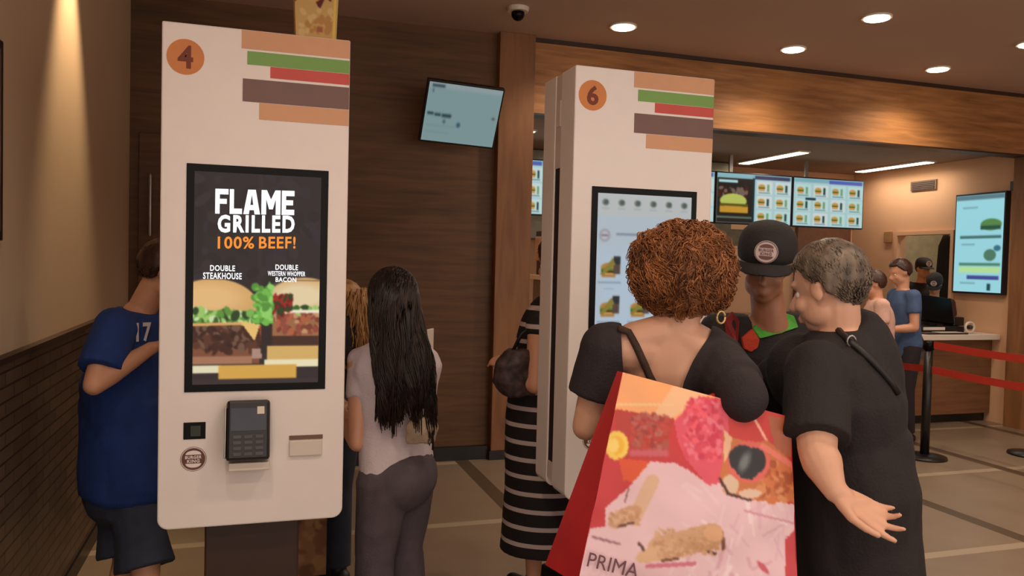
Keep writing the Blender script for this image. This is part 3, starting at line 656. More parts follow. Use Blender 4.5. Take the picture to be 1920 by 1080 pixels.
class P:
    """a person's skeleton in world metres. f = way the hips face (degrees, 0 = +Y, 90 = -X)"""
    def __init__(s, base, H, f, pel, che, nk, head, hrot, shL, shR, elL, wrL, elR, wrR, knees=None, ankles=None, fat=1., fs=None):
        s.s = H/1.7; s.H = H; g = lambda a: V((math.cos(math.radians(a)), math.sin(math.radians(a)), 0))
        s.base = V(base); s.r = g(f); s.fw = V((-s.r.y, s.r.x, 0)); s.pel, s.che, s.nk, s.hd = V(pel), V(che), V(nk), V(head)
        s.M = hrot; s.shL, s.shR, s.elL, s.elR, s.wrL, s.wrR = map(V, (shL, shR, elL, elR, wrL, wrR)); s.fat = fat
        s.rs = (s.shR - s.shL).normalized(); s.af = 1.; s.trap = False
        q = s.s; s.hip = [s.pel - s.r*.085*q - V((0,0,.04*q)), s.pel + s.r*.085*q - V((0,0,.04*q))]
        s.an = [V(a) for a in ankles] if ankles else [V((h.x, h.y, 0)) + V((0, 0, .085*q)) + (s.base - V((s.pel.x, s.pel.y, 0)))*1.0 + s.r*(.02*q*(1 if i else -1)) for i, h in enumerate(s.hip)]
        s.kn = [V(a) for a in knees] if knees else [h.lerp(a, .5) + s.fw*.025*q for h, a in zip(s.hip, s.an)]
    def spine(s, o=0., lo=-.11, hi=1., bulge=0.):
        q = s.s; F = s.fat; st = []
        dn = (s.pel - s.che).normalized()
        pts = [(s.pel + V((0,0,lo*q)), .155*F, .115*F, 0), (s.pel, .170*F, .122*F, 0), (s.pel.lerp(s.che, .30), .158*F, .112*F, .25), (s.pel.lerp(s.che, .55), .145*F, .105*F, .5), (s.che, .160*F, .118*F, .9),
               (s.che.lerp(s.nk, .42), .170, .105, 1), (s.che.lerp(s.nk, .66), .150, .083, 1), (s.che.lerp(s.nk, .85), .105, .065, 1), (s.nk, .060, .056, 1)]
        for i, (c, a, b_, t) in enumerate(pts):
            if hi < 1 and i >= len(pts) - 1: break
            a0 = pts[max(i-1, 0)][0]; a1 = pts[min(i+1, len(pts)-1)][0]
            side = s.r.lerp(s.rs, t).normalized(); sp = (a1 - a0).normalized(); W = sp.cross(side).normalized(); side = W.cross(sp).normalized()
            st.append((c, side*(a*q+o), W*(b_*q+o)))
        return st
    def head_shapes(s, b):
        q = s.s; M = s.M; C = s.hd; T = lambda x, y, z: C + M @ V((x*q, y*q, z*q))
        e = lambda p, r: b.ell(T(*p), tuple(v*q for v in r), M)
        e((0, -.008, .025), (.074, .094, .092)); e((0, .028, -.035), (.058, .066, .080)); e((0, .045, -.082), (.040, .040, .032)); e((0, .07, .028), (.052, .022, .016))
        b.cap(T(0, .088, .008), T(0, .112, -.026), .009*q, .014*q); e((0, .090, -.060), (.024, .014, .006)); e((0, .090, -.070), (.021, .013, .007))
        for sg in (-1, 1):
            e((sg*.038, .062, -.03), (.022, .024, .022)); e((sg*.074, -.006, -.010), (.009, .018, .028)); e((sg*.077, -.013, .006), (.008, .013, .013)); e((sg*.038, .022, -.060), (.024, .044, .036)); e((0, .008, -.062), (.052, .052, .034))
        b.cap(s.nk - V((0,0,.03*q)), T(0, -.018, -.05), .058*q, .052*q)
    def body(s, root, m, voxel=.008, sm=3, handL=None, handR=None, disp=(.0012, 12)):
        q = s.s; b = MB(); s.head_shapes(b); b.loft(s.spine())
        b.ell(s.pel - s.fw*.05*q - V((0,0,.02*q)), (.14*q, .095*q, .13*q), Matrix((s.r, s.fw, V((0,0,1)))).transposed())
        for sh, el, wr, hh, sd in ((s.shL, s.elL, s.wrL, handL, 1), (s.shR, s.elR, s.wrR, handR, -1)):
            b.cap(s.che.lerp(s.nk, .55).lerp(sh, .45), sh, .065*q, .056*q); m_ = sh.lerp(el, .4); g = q*s.af
            b.cap(sh, m_, .056*g, .050*g); b.cap(m_, el, .050*g, .039*g); mf = el.lerp(wr, .3); b.cap(el, mf, .039*g, .041*g); b.cap(mf, wr, .041*g, .026*q)
            if s.trap: b.cap(s.nk - V((0,0,.02*q)), s.nk.lerp(sh, .62) + V((0,0,.0)), .056*q, .050*q)
            if hh is None: hh = ((wr-el).normalized(), -s.r*sd*0 + s.fw*0 + V((0, 0, -1)) + s.r*sd*.4)
            hand(b, wr, hh[0], hh[1], q, hh[2] if len(hh) > 2 else (-1 if sd == 1 else 1), *(hh[3:] if len(hh) > 3 else ()))
            b.cap(wr - (wr-el).normalized()*.02*q, wr + V(hh[0]).normalized()*.025*q, .026*q, .022*q)
        for h, k, a in zip(s.hip, s.kn, s.an):
            b.cap(h, h.lerp(k, .5), .086*q, .070*q); b.cap(h.lerp(k, .5), k, .070*q, .053*q); c = k.lerp(a, .3) - s.fw*.015*q; b.cap(k, c, .053*q, .053*q); b.cap(c, a, .053*q, .034*q)
            b.cap(a - V((0,0,.035*q)) - s.fw*.03*q, a + s.fw*.15*q - V((0,0,.055*q)), .034*q, .026*q)
        o = b.skin('body', m, root, voxel, sm, disp)
        for sg in (-1, 1):
            e = MB().ell(s.hd + s.M @ V((sg*.030*q, .0665*q, -.002*q)), (.0125*q,)*3).build('eye', M_eye, root, True)
            MB().ell(s.hd + s.M @ V((sg*.030*q, .0748*q, -.002*q)), (.0055*q,)*3).build('iris', M_iris, e, True)
        return o
    def shoes(s, root, m=None):
        for a in s.an:
            q = s.s; b = MB(); b.cap(a - V((0,0,.045*q)) - s.fw*.035*q, a + s.fw*.155*q - V((0,0,.050*q)), .043*q, .036*q); b.cap(a, a - V((0,0,.04*q)), .044*q, .046*q)
            me = b.skin('shoe', m or C_shoe, root, .008, 2)
    def top(s, b, o=.014, sleeve=.55, lo=-.16, r=.064, neck=.97):
        q = s.s; st = s.spine(o, lo); st = st[:-1] + [(s.che.lerp(s.nk, neck), st[-1][1]*.95, st[-1][2]*.98)]
        b.loft(st)
        for sh, el, wr in ((s.shL, s.elL, s.wrL), (s.shR, s.elR, s.wrR)):
            b.cap(s.che.lerp(s.nk, .55).lerp(sh, .5), sh, .070*q, (r+.002)*q)
            e = sh.lerp(el, min(sleeve, 1.)); b.cap(sh, e, r*q, (r - .006 + (.006 if sleeve < .9 else 0))*q, True, False)
            if sleeve > 1: b.cap(el, el.lerp(wr, sleeve-1), (r-.008)*q, (r-.018)*q, True, False)
    def trousers(s, b, o=.012, L=1.0, flare=.0, top=.04):
        q = s.s; st = s.spine(o, -.11)[:2]; st += [(s.pel + V((0,0,top*q)), st[-1][1]*.97, st[-1][2]*.97)]; b.loft(st)
        b.ell(s.pel - s.fw*.045*q - V((0,0,.02*q)), (.148*q+o, .100*q+o, .15*q), Matrix((s.r, s.fw, V((0,0,1)))).transposed())
        for h, k, a in zip(s.hip, s.kn, s.an):
            b.cap(h, h.lerp(k, .5), .092*q+o, .078*q+o)
            if L <= .5: b.cap(h.lerp(k, .5), h.lerp(k, L*2), .078*q+o, (.078+flare)*q+o, True, False); continue
            b.cap(h.lerp(k, .5), k, .078*q+o, .062*q+o); b.cap(k, k.lerp(a, (L-.5)*2), .062*q+o, (.052+flare)*q+o, True, False)

def folds(c, amp, k=26, axis=None):
    """vertical cloth folds round a body axis at c"""
    def f(p):
        a = math.atan2(p.y-c[1], p.x-c[0]); return amp*(math.sin(a*k/3 + 4*noise.noise(p*2.2)) * .6 + noise.noise(V((a*4, p.z*1.5, 0)))*.8)
    return f

def head_hair_cap(s, root, m, t=.014, strands=900, L=.035, name='hair', back=-.075, front=.045, seed=1, fuzz=.4, flow=(0, -.3, -1)):
    q = s.s; M = s.M; C = s.hd; b = MB(); R = random.Random(seed)
    rx, ry, rz = .078+t, .098+t, .096+t; cen = V((0, -.012, .026))
    def face(p):    # p in head space: leave the face, ears and neck bare
        lim = front - .0 if p.z > .07 else front - (.07-p.z)*.75
        return p.y > lim and p.z < .085 or p.z < back + max(0, p.y)*1.2 or (abs(p.x) > .05 and -.03 < p.y and p.z < .01)
    bm = bmesh.new(); bmesh.ops.create_icosphere(bm, subdivisions=5, radius=1)
    for v in bm.verts:
        n = v.co.normalized(); k = 1 + .03*noise.noise(n*3.1+V((seed, 0, 0))) + .015*noise.noise(n*9)
        v.co = cen + V((n.x*rx, n.y*ry, n.z*rz))*k
        if v.co.z < .0: v.co.y *= 1 - .25*min(1, -v.co.z/.1) if v.co.y < 0 else 1
    for v in bm.verts:
        if face(v.co): v.co = cen + (v.co - cen)*.80
    bmesh.ops.delete(bm, geom=[f for f in bm.faces if face(f.calc_center_median()) and f.calc_center_median().z < back-.01], context='FACES')
    vs = [C + M @ (v.co*q) for v in bm.verts]; fs = [tuple(v.index for v in f.verts) for f in bm.faces]
    bm.free()
    b.add(vs, fs)
    k = 0
    while k < strands:
        n = V((R.gauss(0, 1), R.gauss(0, 1), R.gauss(0, 1))).normalized(); p = cen + V((n.x*rx, n.y*ry, n.z*rz))*.99
        if face(p): k += 1; continue
        fl = V(flow) + V((n.x*.5, 0, 0)); fl = fl - n*fl.dot(n); fl = fl.normalized() if fl.length > .05 else V((0, -1, 0))
        fl = (fl + n*fuzz*R.uniform(.1, .8) + V((R.uniform(-.4, .4), R.uniform(-.4, .4), R.uniform(-.2, .2)))).normalized()
        pts = [p + fl*L*i/3*R.uniform(.9, 1.1) - n*.003*i*i for i in range(4)]
        b.tube([C + M @ (x*q) for x in pts], .0022*q, .0006*q, 3); k += 1
    return b.build(name, m, root, True)

def cap_hat(s, root, m, with_emblem=True, brim_yaw=0):
    q = s.s; M = s.M @ Matrix.Rotation(math.radians(brim_yaw), 3, 'Z'); C = s.hd; b = MB()
    T = lambda x, y, z: C + M @ V((x*q, y*q, z*q))
    secs = []
    for z, k in ((.030, 1.0), (.055, 1.03), (.085, 1.0), (.110, .90), (.130, .70), (.141, .40), (.144, .1)):
        secs.append((T(0, -.006, z), M @ V((.092*k*q, 0, 0)), M @ V((0, .112*k*q, 0))))
    b.loft(secs, 32); o = b.build('cap', m, root, True)
    b = MB(); N = 14; top = []; 
    for j in range(2):
        for i in range(N+1):
            a = PI*i/N; top.append((T(.088*math.cos(a), .045+.062*math.sin(a) if j == 0 else .05+.128*math.sin(a), (.040 if j == 0 else .026) - .010*abs(math.cos(a)))))
    fs = [(i, i+1, N+2+i, N+1+i) for i in range(N)]; vs = top + [p - M @ V((0, 0, .005*q)) for p in top]; K = 2*(N+1)
    fs += [tuple(K + i for i in f[::-1]) for f in fs[:]] + [(N+1+i, N+2+i, K+N+2+i, K+N+1+i) for i in range(N)]
    b.add(vs, fs); b.build('brim', m, o, True)
    if with_emblem:
        n = (M @ V((0, .96, .12))).normalized(); ux = -(M @ V((1, 0, 0))); uy = n.cross(ux).normalized(); 
        if uy.z < 0: uy = -uy
        emblem('emblem', T(0, .1085, .078), .036*q, ux, uy, n, mat('emblem_cream', (214, 196, 190), .6), mat('emblem_ink', (120, 84, 80), .6), o)
    return o

def A(x, y, d): return at(x, y, d)
def hit(o, x, y, lift=.006):
    """point and normal where the sight line of x, y meets the cloth o"""
    bpy.context.view_layer.update(); inv = o.matrix_world.inverted()
    d = (at(x, y, 1.) - EYE).normalized(); a = inv @ EYE
    ok, loc, n, _ = o.ray_cast(a, (inv.to_3x3() @ d).normalized())
    if not ok: raise ValueError('no surface there')
    return (o.matrix_world @ loc) + n*lift, n
# ---------------------------------------------------------------- woman with auburn curls, back to us
hd = A(1285, 528, 2.13)
pA = P(base=(1.22, 2.20, 0), H=1.60, f=-6, pel=A(1295, 915, 2.40), che=A(1275, 730, 2.16), nk=A(1264, 606, 2.12), head=hd, hrot=rot(-14, 22),
       shL=A(1140, 655, 2.12), shR=A(1352, 690, 2.07), elL=A(1098, 800, 2.14), wrL=A(1150, 770, 2.36), elR=A(1394, 748, 1.90), wrR=A(1385, 800, 2.14), fat=1.12)
pA.trap = True
r = empty('person', pA.base, 'woman with big auburn curls in a black low-backed dress, facing kiosk 6', 'person')
bA = pA.body(r, SK_fair, .0065, 4)
b = MB(); pA.top(b, .020, .62, -.2, .078, .93)
b.loft([(pA.pel + V((0,0,.10)), pA.r*.185, pA.fw*.14), (pA.pel - V((0,0,.06)), pA.r*.20, pA.fw*.155), (pA.pel - V((0,0,.30)), pA.r*.215, pA.fw*.165), (pA.pel - V((0,0,.46)), pA.r*.22, pA.fw*.165)], 32)
b.cap(pA.shR, pA.elR, .074, .058); b.ell(A(1345, 705, 2.06), (.085, .07, .085)); b.cap(pA.elR, pA.elR.lerp(pA.wrR, .3), .056, .05)
def in_poly(x, y, P_):
    ins = False
    for i in range(len(P_)):
        x0, y0 = P_[i]; x1, y1 = P_[(i+1) % len(P_)]
        if (y0 > y) != (y1 > y) and x < x0 + (y-y0)*(x1-x0)/(y1-y0): ins = not ins
    return ins
# open back: a V between the shoulder blades, given as X, Z in the plane of her back
BK = [(1164, 540), (1164, 612), (1170, 720), (1176, 830), (1290, 830), (1278, 722), (1302, 672), (1334, 622), (1342, 540)]
def seen(p):
    q = V(p) - EYE; z = q.dot(fwd); return 960 + 1500*q.dot(right)/z, 540 + 1500*q.dot(down)/z
dA = b.skin('dress', C_black2, r, .007, 5, (.004, 9), cut=lambda c, n: n.y < .5 and c.y < 2.25 and in_poly(*seen(c), BK))
SP = [hit(dA, 1158, 618, .006)[0]] + [hit(bA, x, y, .008)[0] for x, y in ((1180, 625), (1192, 650), (1206, 677), (1220, 704), (1234, 730))]
MB().tube(SP, .010, n=8).build('shoulder_strap', cloth('strap_brown', (62, 44, 36)), r, True)
pA.shoes(r)
# curls
R = random.Random(7); b = MB(); bm = bmesh.new(); bmesh.ops.create_icosphere(bm, subdivisions=6, radius=1)
cc = A(1279, 507, 2.12)
def hr(n, fine=True):
    k = 1 + .15*noise.noise(n*2.2+V((3, 1, 0))) + .09*noise.noise(n*5)
    if fine: k += .065*noise.noise(n*10+V((0, 0, 5))) + .03*noise.noise(n*21)
    return V((n.x*.130, n.y*.125, n.z*.120))*k
for v in bm.verts: v.co = cc + hr(v.co.normalized())
b.add([v.co for v in bm.verts], [tuple(v.index for v in f.verts) for f in bm.faces]); bm.free()
for i in range(4200):
    n = V((R.gauss(0, 1), R.gauss(0, 1), R.gauss(0, 1))).normalized()
    if n.y > .6: continue
    g = noise.noise_vector(n*3.0); dn = V((n.x*.5, 0, -.7)) + g*1.6; dn = (dn - n*dn.dot(n)).normalized(); u = n.cross(dn)
    L = R.uniform(.03, .065); ph = R.uniform(0, 6); am = R.uniform(.003, .007); pts = []
    p = cc + hr(n)*R.uniform(.97, 1.01)
    for k in range(8):
        t = k/7; a = ph + 7*t; pts.append(p + dn*L*(t-.4) + n*(.004 + am*math.cos(a) + .012*t*(1-t)) + u*(am*math.sin(a) + .012*t*t))
    b.tube(pts, .0020, .0008, 3)
b.build('hair', H_red, r, True)
# earring and glasses chain glimpsed at the right ear
MB().tube([A(1352, 595, 2.06) + V((.012*math.cos(a*PI/6), 0, .016*math.sin(a*PI/6))) for a in range(13)], .003, n=6).build('earring', mat('earring_gold', (220, 190, 130), .3, .6), r, True)

# ---------------------------------------------------------------- printed shopping bag on her arm
def bag():
    c = empty('shopping_bag', A(1290, 1110, 1.98), 'large red glossy shopping bag printed with a dog in sunglasses', 'bag')
    q = [(1168, 698), (1482, 782), (1497, 1150), (1083, 1095)]; dz = (1.90, 1.90, 1.83, 1.83)
    TLp, TRp, BRp, BLp = [A(x, y, d) for (x, y), d in zip(q, dz)]
    def pxy(u, v):
        t = (q[0][0]*(1-u)+q[1][0]*u, q[0][1]*(1-u)+q[1][1]*u); b_ = (q[3][0]*(1-u)+q[2][0]*u, q[3][1]*(1-u)+q[2][1]*u)
        return t[0]*(1-v)+b_[0]*v, t[1]*(1-v)+b_[1]*v
    nrm = (TRp-TLp).cross(BLp-TLp).normalized()
    if nrm.y > 0: nrm = -nrm
    def surf(u, v):
        p = (TLp*(1-u)+TRp*u)*(1-v) + (BLp*(1-u)+BRp*u)*v
        return p + nrm*(.018*math.sin(PI*u)*math.sin(PI*min(1, v*.9+.05)) + .004*noise.noise(V((u*6, v*6, 2))) + .003*math.sin(u*9+v*14)*v)
    cv = Cv(1040, 690, 1500, 1160, 230, 235, (204, 52, 56)); S_ = cv
    cv.poly([(1160, 695), (1372, 740), (1262, 790), (1150, 768)], (250, 176, 118)); cv.poly([(1262, 722), (1330, 738), (1260, 784), (1225, 778)], (246, 196, 150)); cv.rect(1150, 757, 1262, 762, (246, 206, 150))
    cv.poly([(1150, 768), (1262, 786), (1240, 862), (1160, 862)], (186, 58, 46)); cv.mottle(1184, 780, 1250, 852, [(176, 84, 70), (158, 56, 48), (186, 104, 94), (196, 66, 52)], 90, 6, 2)
    cv.rect(1178, 846, 1250, 858, (206, 96, 110), 4)
    cv.poly([(1262, 790), (1310, 742), (1364, 748), (1364, 912), (1322, 912), (1282, 862), (1268, 830)], (226, 84, 104)); cv.mottle(1282, 750, 1352, 865, [(236, 120, 140), (206, 50, 80), (240, 96, 112), (220, 70, 92)], 150, 6, 3)
    cv.poly([(1364, 750), (1430, 770), (1500, 780), (1500, 860), (1400, 832), (1364, 830)], (206, 56, 50)); cv.line(1410, 778, 1436, 826, 5, (250, 190, 170)); cv.poly([(1440, 780), (1490, 782), (1490, 862), (1455, 850)], (178, 96, 60))
    cv.ell(1155, 838, 22, 28, (250, 214, 90)); cv.ell(1155, 838, 14, 18, (246, 190, 50)); cv.ell(1149, 838, 10, 14, (255, 224, 120))
    cv.poly([(1158, 862), (1216, 868), (1186, 906), (1166, 904)], (226, 84, 34))
    wh = (236, 200, 208)
    cv.poly([(1216, 868), (1262, 870), (1292, 886), (1325, 912), (1346, 908), (1392, 932), (1494, 950), (1494, 1004), (1474, 1010), (1470, 1160), (1060, 1160), (1100, 1010), (1106, 994), (1134, 990), (1134, 955), (1178, 915)], wh)
    R = random.Random(3)
    for _ in range(60):
        x = R.uniform(1240, 1480); y = R.uniform(905, 1100); cv.line(x, y, x+R.uniform(-40, 40), y+R.uniform(10, 60), R.uniform(2, 9), R.choice([(222, 176, 190), (246, 222, 228), (228, 186, 200), (240, 208, 216)]))
    cv.poly([(1060, 1160), (1100, 1008), (1134, 990), (1134, 955), (1180, 915), (1200, 935), (1190, 1160)], wh)
    cv.poly([(1478, 1010), (1500, 990), (1500, 1160), (1470, 1160)], (200, 56, 62)); cv.line(1394, 960, 1490, 985, 4, (214, 150, 166))
    # dog: fur, muzzle, heart shaped glasses
    cv.poly([(1356, 806), (1372, 822), (1402, 830), (1440, 828), (1480, 862), (1500, 900), (1500, 946), (1398, 940), (1352, 926), (1346, 900), (1352, 866)], (206, 118, 62))
    cv.mottle(1410, 870, 1492, 940, [(190, 96, 44), (222, 146, 90), (176, 84, 40), (214, 120, 66)], 60, 8, 5); cv.poly([(1356, 806), (1370, 822), (1368, 850), (1354, 872)], (238, 190, 150))
    cv.ell(1366, 912, 16, 20, (226, 196, 170)); cv.line(1346, 900, 1362, 928, 5, (70, 34, 28)); cv.line(1362, 928, 1404, 940, 5, (70, 34, 28)); cv.ell(1404, 928, 22, 9, (232, 200, 178))
    cv.ell(1402, 868, 41, 40, (226, 104, 92)); cv.line(1430, 838, 1494, 880, 11, (240, 130, 112))
    cv.ell(1390, 862, 26, 26, (34, 32, 36)); cv.ell(1412, 866, 24, 25, (34, 32, 36)); cv.poly([(1366, 870), (1436, 872), (1408, 902), (1386, 898)], (34, 32, 36)); cv.ell(1394, 868, 9, 20, (112, 122, 122), .4, 8)
    # paws
    fur = (206, 158, 118)
    cv.line(1220, 905, 1192, 965, 26, (226, 186, 156)); cv.ell(1170, 972, 34, 16, fur, -.5); cv.mottle(1142, 962, 1194, 986, [(220, 180, 146), (196, 146, 108), (212, 166, 128)], 50, 4, 2); cv.line(1158, 990, 1186, 982, 4, (96, 52, 36)); cv.line(1176, 920, 1170, 945, 2, (120, 60, 50))
    cv.line(1235, 1030, 1330, 1005, 46, (216, 172, 132)); cv.ell(1215, 1042, 26, 13, (222, 180, 140), -.3); cv.line(1196, 1020, 1204, 1032, 5, (90, 50, 40)); cv.line(1240, 1052, 1268, 1048, 5, (112, 66, 44)); cv.line(1350, 1000, 1354, 1030, 7, (120, 72, 52)); cv.line(1300, 1026, 1340, 1040, 5, (90, 50, 38)); cv.line(1250, 1036, 1335, 1018, 26, (204, 158, 118)); cv.mottle(1225, 992, 1345, 1044, [(222, 180, 140), (206, 160, 120), (214, 170, 130), (196, 148, 108)], 130, 4, 9); cv.ell(1334, 1002, 20, 14, (226, 176, 132), .3)
    cv.line(1212, 1062, 1300, 1058, 8, (214, 120, 140)); cv.line(1110, 1010, 1160, 1022, 4, (150, 100, 116)); cv.ell(1430, 1066, 16, 5, (206, 90, 106), .8)
    # sample the picture where each surface point lies in it
    nx, ny = 200, 190; out = Cv(0, 0, 1, 1, nx, ny, (0, 0, 0))
    for j in range(ny):
        for i in range(nx):
            x, y = pxy(i/(nx-1), j/(ny-1)); a = min(229, max(0, int((x-1040)/2))); e = min(234, max(0, int((y-690)/2))); out.c[j, i] = cv.c[e, a]
    out.grid('front_print', surf, vmat('glossy_print', rough=.32), c)
    # back sheet, folded gusset, bottom
    back = V((-.03, .13, 0)); tb = V((-.004, .02, 0)); red = mat('bag_red', (176, 36, 40), .35)
    b = MB(); b.add([TLp, BLp, BLp+back, TLp+tb], [(0, 1, 2, 3)]); b.add([TRp, BRp, BRp+back, TRp+tb], [(3, 2, 1, 0)])
    b.add([TLp+tb, TRp+tb, BRp+back, BLp+back], [(0, 1, 2, 3)]); b.add([BLp, BRp, BRp+back, BLp+back], [(0, 1, 2, 3)])
    g = b.build('side_and_back', red, c); md = g.modifiers.new('t', 'SOLIDIFY'); md.thickness = .0015
    b = MB(); b.tube([TLp.lerp(TRp, .52)+V((0, .012, -.01)), TLp.lerp(TRp, .58)+V((0, .03, .0)), V(pA.elR)+V((0, .06, -.02)), TLp.lerp(TRp, .72)+V((0, .03, .0)), TLp.lerp(TRp, .74)+V((0, .012, -.01))], .008, n=8)
    b.build('handle', red, c, True)
    ux = (A(1205, 1072, 1.86)-A(1103, 1047, 1.86)).normalized()
    text('printed_word', 'PRIMA', A(1150, 1060, 1.823), .118, .032, ux, ux.cross(V((0, -1, 0))) * -1 if ux.cross(V((0, -1, 0))).z < 0 else ux.cross(V((0, -1, 0))), mat('print_grey', (112, 74, 84), .5), c, .0)
bag()

# ---------------------------------------------------------------- grey-haired person bending towards the kiosk
pG = P(base=(1.50, 1.66, 0), H=1.66, f=62, pel=A(1598, 905, 2.10), che=A(1580, 750, 2.10), nk=A(1574, 612, 2.10), head=A(1553, 540, 2.10), hrot=rot(22, 18),
       shL=A(1530, 695, 1.98), shR=A(1545, 690, 2.26), elL=A(1532, 846, 1.86), wrL=A(1566, 922, 1.80), elR=A(1440, 770, 2.34), wrR=A(1390, 740, 2.45), fat=1.16)
r = empty('person', pG.base, 'person with short grey hair in a long black dress, one hand behind the hip', 'person')
pG.af = 1.15; pG.body(r, SK_fair, .0042, 5, handL=(A(1628, 962, 1.78)-A(1566, 922, 1.80), V((.1, -.75, .55)), 1, .32, .07, .6, (.35, .9, 1.1, .7)))
b = MB(); pG.top(b, .022, .86, -.2, .074, .96)
b.cap(pG.shL, pG.shL.lerp(pG.elL, .86), .078, .078, True, False)
b.ell(A(1605, 745, 2.12), (.115, .13, .24)); b.ell(A(1500, 700, 2.16), (.09, .10, .11)); b.ell(A(1450, 725, 2.32), (.06, .06, .09))
b.loft([(A(1590, 800, 2.10), pG.r*.17, pG.fw*.15), (A(1600, 900, 2.10), pG.r*.185, pG.fw*.150), (A(1603, 1000, 2.10), pG.r*.20, pG.fw*.155), (A(1603, 1090, 2.10), pG.r*.22, pG.fw*.16), (A(1603, 1250, 2.10), pG.r*.235, pG.fw*.18)], 32)
dG = b.skin('dress', C_black, r, .007, 6, (.005, 7), fold=lambda p: .006*math.sin(math.atan2(p.y-1.7, p.x-1.5)*11)*max(0, min(1, (1.0-p.z)*2)))
head_hair_cap(pG, r, H_grey, .010, 3600, .026, 'hair', -.085, .035, 3, .5, (0, -.5, -1))
strap = mat('strap_black', (20, 18, 20), .5)
ST = [hit(dG, x, y, .004)[0] for x, y in ((1572, 622), (1590, 641), (1610, 658), (1630, 676), (1650, 697), (1667, 718), (1680, 738))]
MB().tube(ST, .009, n=6).build('bag_strap', strap, r, True)
MB().tube([ST[1] + V((0, -.012, 0)) + V((.012*math.cos(a*PI/6), .002*a/6, .013*math.sin(a*PI/6))) for a in range(13)], .0028, n=6).build('strap_ring', M_metal, r, True)
pG.shoes(r)

# ---------------------------------------------------------------- employee in the black cap
pE = P(base=(1.70, 2.36, 0), H=1.72, f=165, pel=V((1.69, 2.40, .93)), che=V((1.69, 2.38, 1.20)), nk=A(1445, 600, 2.72), head=A(1436, 497, 2.66), hrot=rot(142, 18, -4),
       shL=V((1.86, 2.34, 1.30)), shR=V((1.52, 2.40, 1.28)), elL=V((1.92, 2.30, 1.02)), wrL=V((1.80, 2.12, .98)), elR=V((1.46, 2.42, 1.02)), wrR=V((1.50, 2.24, .98)))
r = empty('person', pE.base, 'employee in a black cap with a round white emblem, between two customers', 'person')
pE.body(r, SK_tan, .008, 3)
b = MB(); pE.top(b, .016, .5, -.16, .062, .93); sE = b.skin('polo_shirt', C_black, r, .008, 4, (.003, 9))
def patch(name, o, pts, m, r):
    Q = []
    for x, y in pts:
        try: Q.append(hit(o, x, y, .012)[0])
        except Exception: Q.append(at(x, y, 2.6))
    MB().prism(Q, V((0, .012, 0))).build(name, m, r, bevel=.003)
patch('green_trim', sE, [(1412, 620), (1424, 606), (1446, 600), (1470, 592), (1488, 596), (1494, 618), (1468, 626), (1440, 632), (1424, 636)], cloth('trim_green', (76, 160, 58), .3), r)
patch('red_trim', sE, [(1392, 636), (1412, 621), (1424, 638), (1420, 652), (1408, 660), (1396, 654)], cloth('trim_red', (180, 58, 36)), r)
patch('red_sleeve_trim', sE, [(1358, 604), (1374, 590), (1386, 606), (1384, 650), (1366, 646)], cloth('trim_dark_red', (128, 34, 34)), r)
b = MB(); pE.trousers(b); b.skin('trousers', C_black2, r, .01, 3); pE.shoes(r)
head_hair_cap(pE, r, H_dark, .008, 500, .03, 'hair', -.06, .02, 5, .3)
cap_hat(pE, r, cloth('cap_black', (34, 31, 32)), True, 0)

# ---------------------------------------------------------------- girl with very long dark hair
pC = P(base=(.52, 3.02, 0), H=1.50, f=38, pel=A(744, 880, 3.05), che=A(744, 735, 3.05), nk=A(738, 630, 3.06), head=A(733, 562, 3.04), hrot=rot(20, 14),
       shL=A(676, 676, 3.04), shR=A(790, 676, 3.06), elL=A(670, 830, 2.98), wrL=A(640, 770, 3.22), elR=A(800, 760, 3.12), wrR=A(800, 668, 3.24), fat=.88)
r = empty('person', pC.base, 'girl with waist-long dark hair in a white tee and grey jeans', 'person')
pC.body(r, SK_warm, .008, 3)
b = MB(); pC.top(b, .030, .46, -.05, .056, .95); b.skin('tee_shirt', C_tee, r, .008, 4, (.004, 10))
b = MB(); pC.trousers(b, .020, .97, .012, .0); b.skin('jeans', C_jean, r, .009, 4, (.004, 9)); pC.shoes(r)
b = MB(); R = random.Random(11); M_ = pC.M; C_ = pC.hd; q = pC.s
b.ell(C_ + M_ @ V((0, -.02, .025)), (.088, .100, .094), M_, 24, 16)
b.loft([(A(733, 560, 3.03), V((.085, 0, 0)), V((0, .06, 0))), (A(738, 600, 3.00), V((.085, 0, 0)), V((0, .05, 0))), (A(746, 670, 2.98), V((.085, 0, 0)), V((0, .03, 0))), (A(756, 730, 2.97), V((.06, 0, 0)), V((0, .02, 0))), (A(760, 760, 2.96), V((.02, 0, 0)), V((0, .01, 0)))], 24)
for i in range(2200):
    a = R.uniform(-2.0, 2.0); el = R.uniform(-.35, 1.5); h_ = noise.noise(V((a*5, 3, 0)))
    n = V((math.sin(a)*math.cos(el), -math.cos(a)*math.cos(el), math.sin(el))); p0 = C_ + M_ @ (V((0, -.02, .025)) + V((n.x*.092, n.y*.104, n.z*.098)))
    tx = math.sin(a); end = A(766 + tx*46 + h_*22 + R.uniform(-5, 5), 775 + 90*noise.noise(V((a*6, 9, 0))) + R.uniform(-36, 16), 2.86 + .03*abs(tx) + R.uniform(-.02, .02))
    mid = A(744 + tx*54 + R.uniform(-5, 5), R.uniform(595, 640), 2.88 + .05*abs(tx)); pts = []
    for k in range(12):
        t = k/11; w_ = .010*t*math.sin(t*13 + a*6)
        pt = p0*(1-t)**2 + mid*2*t*(1-t) + end*t*t; pts.append(pt + V((w_, .004*math.cos(t*9+a*5), 0)))
    b.tube(pts, .0030, .0014, 3)
b.build('hair', H_dark, r, True)
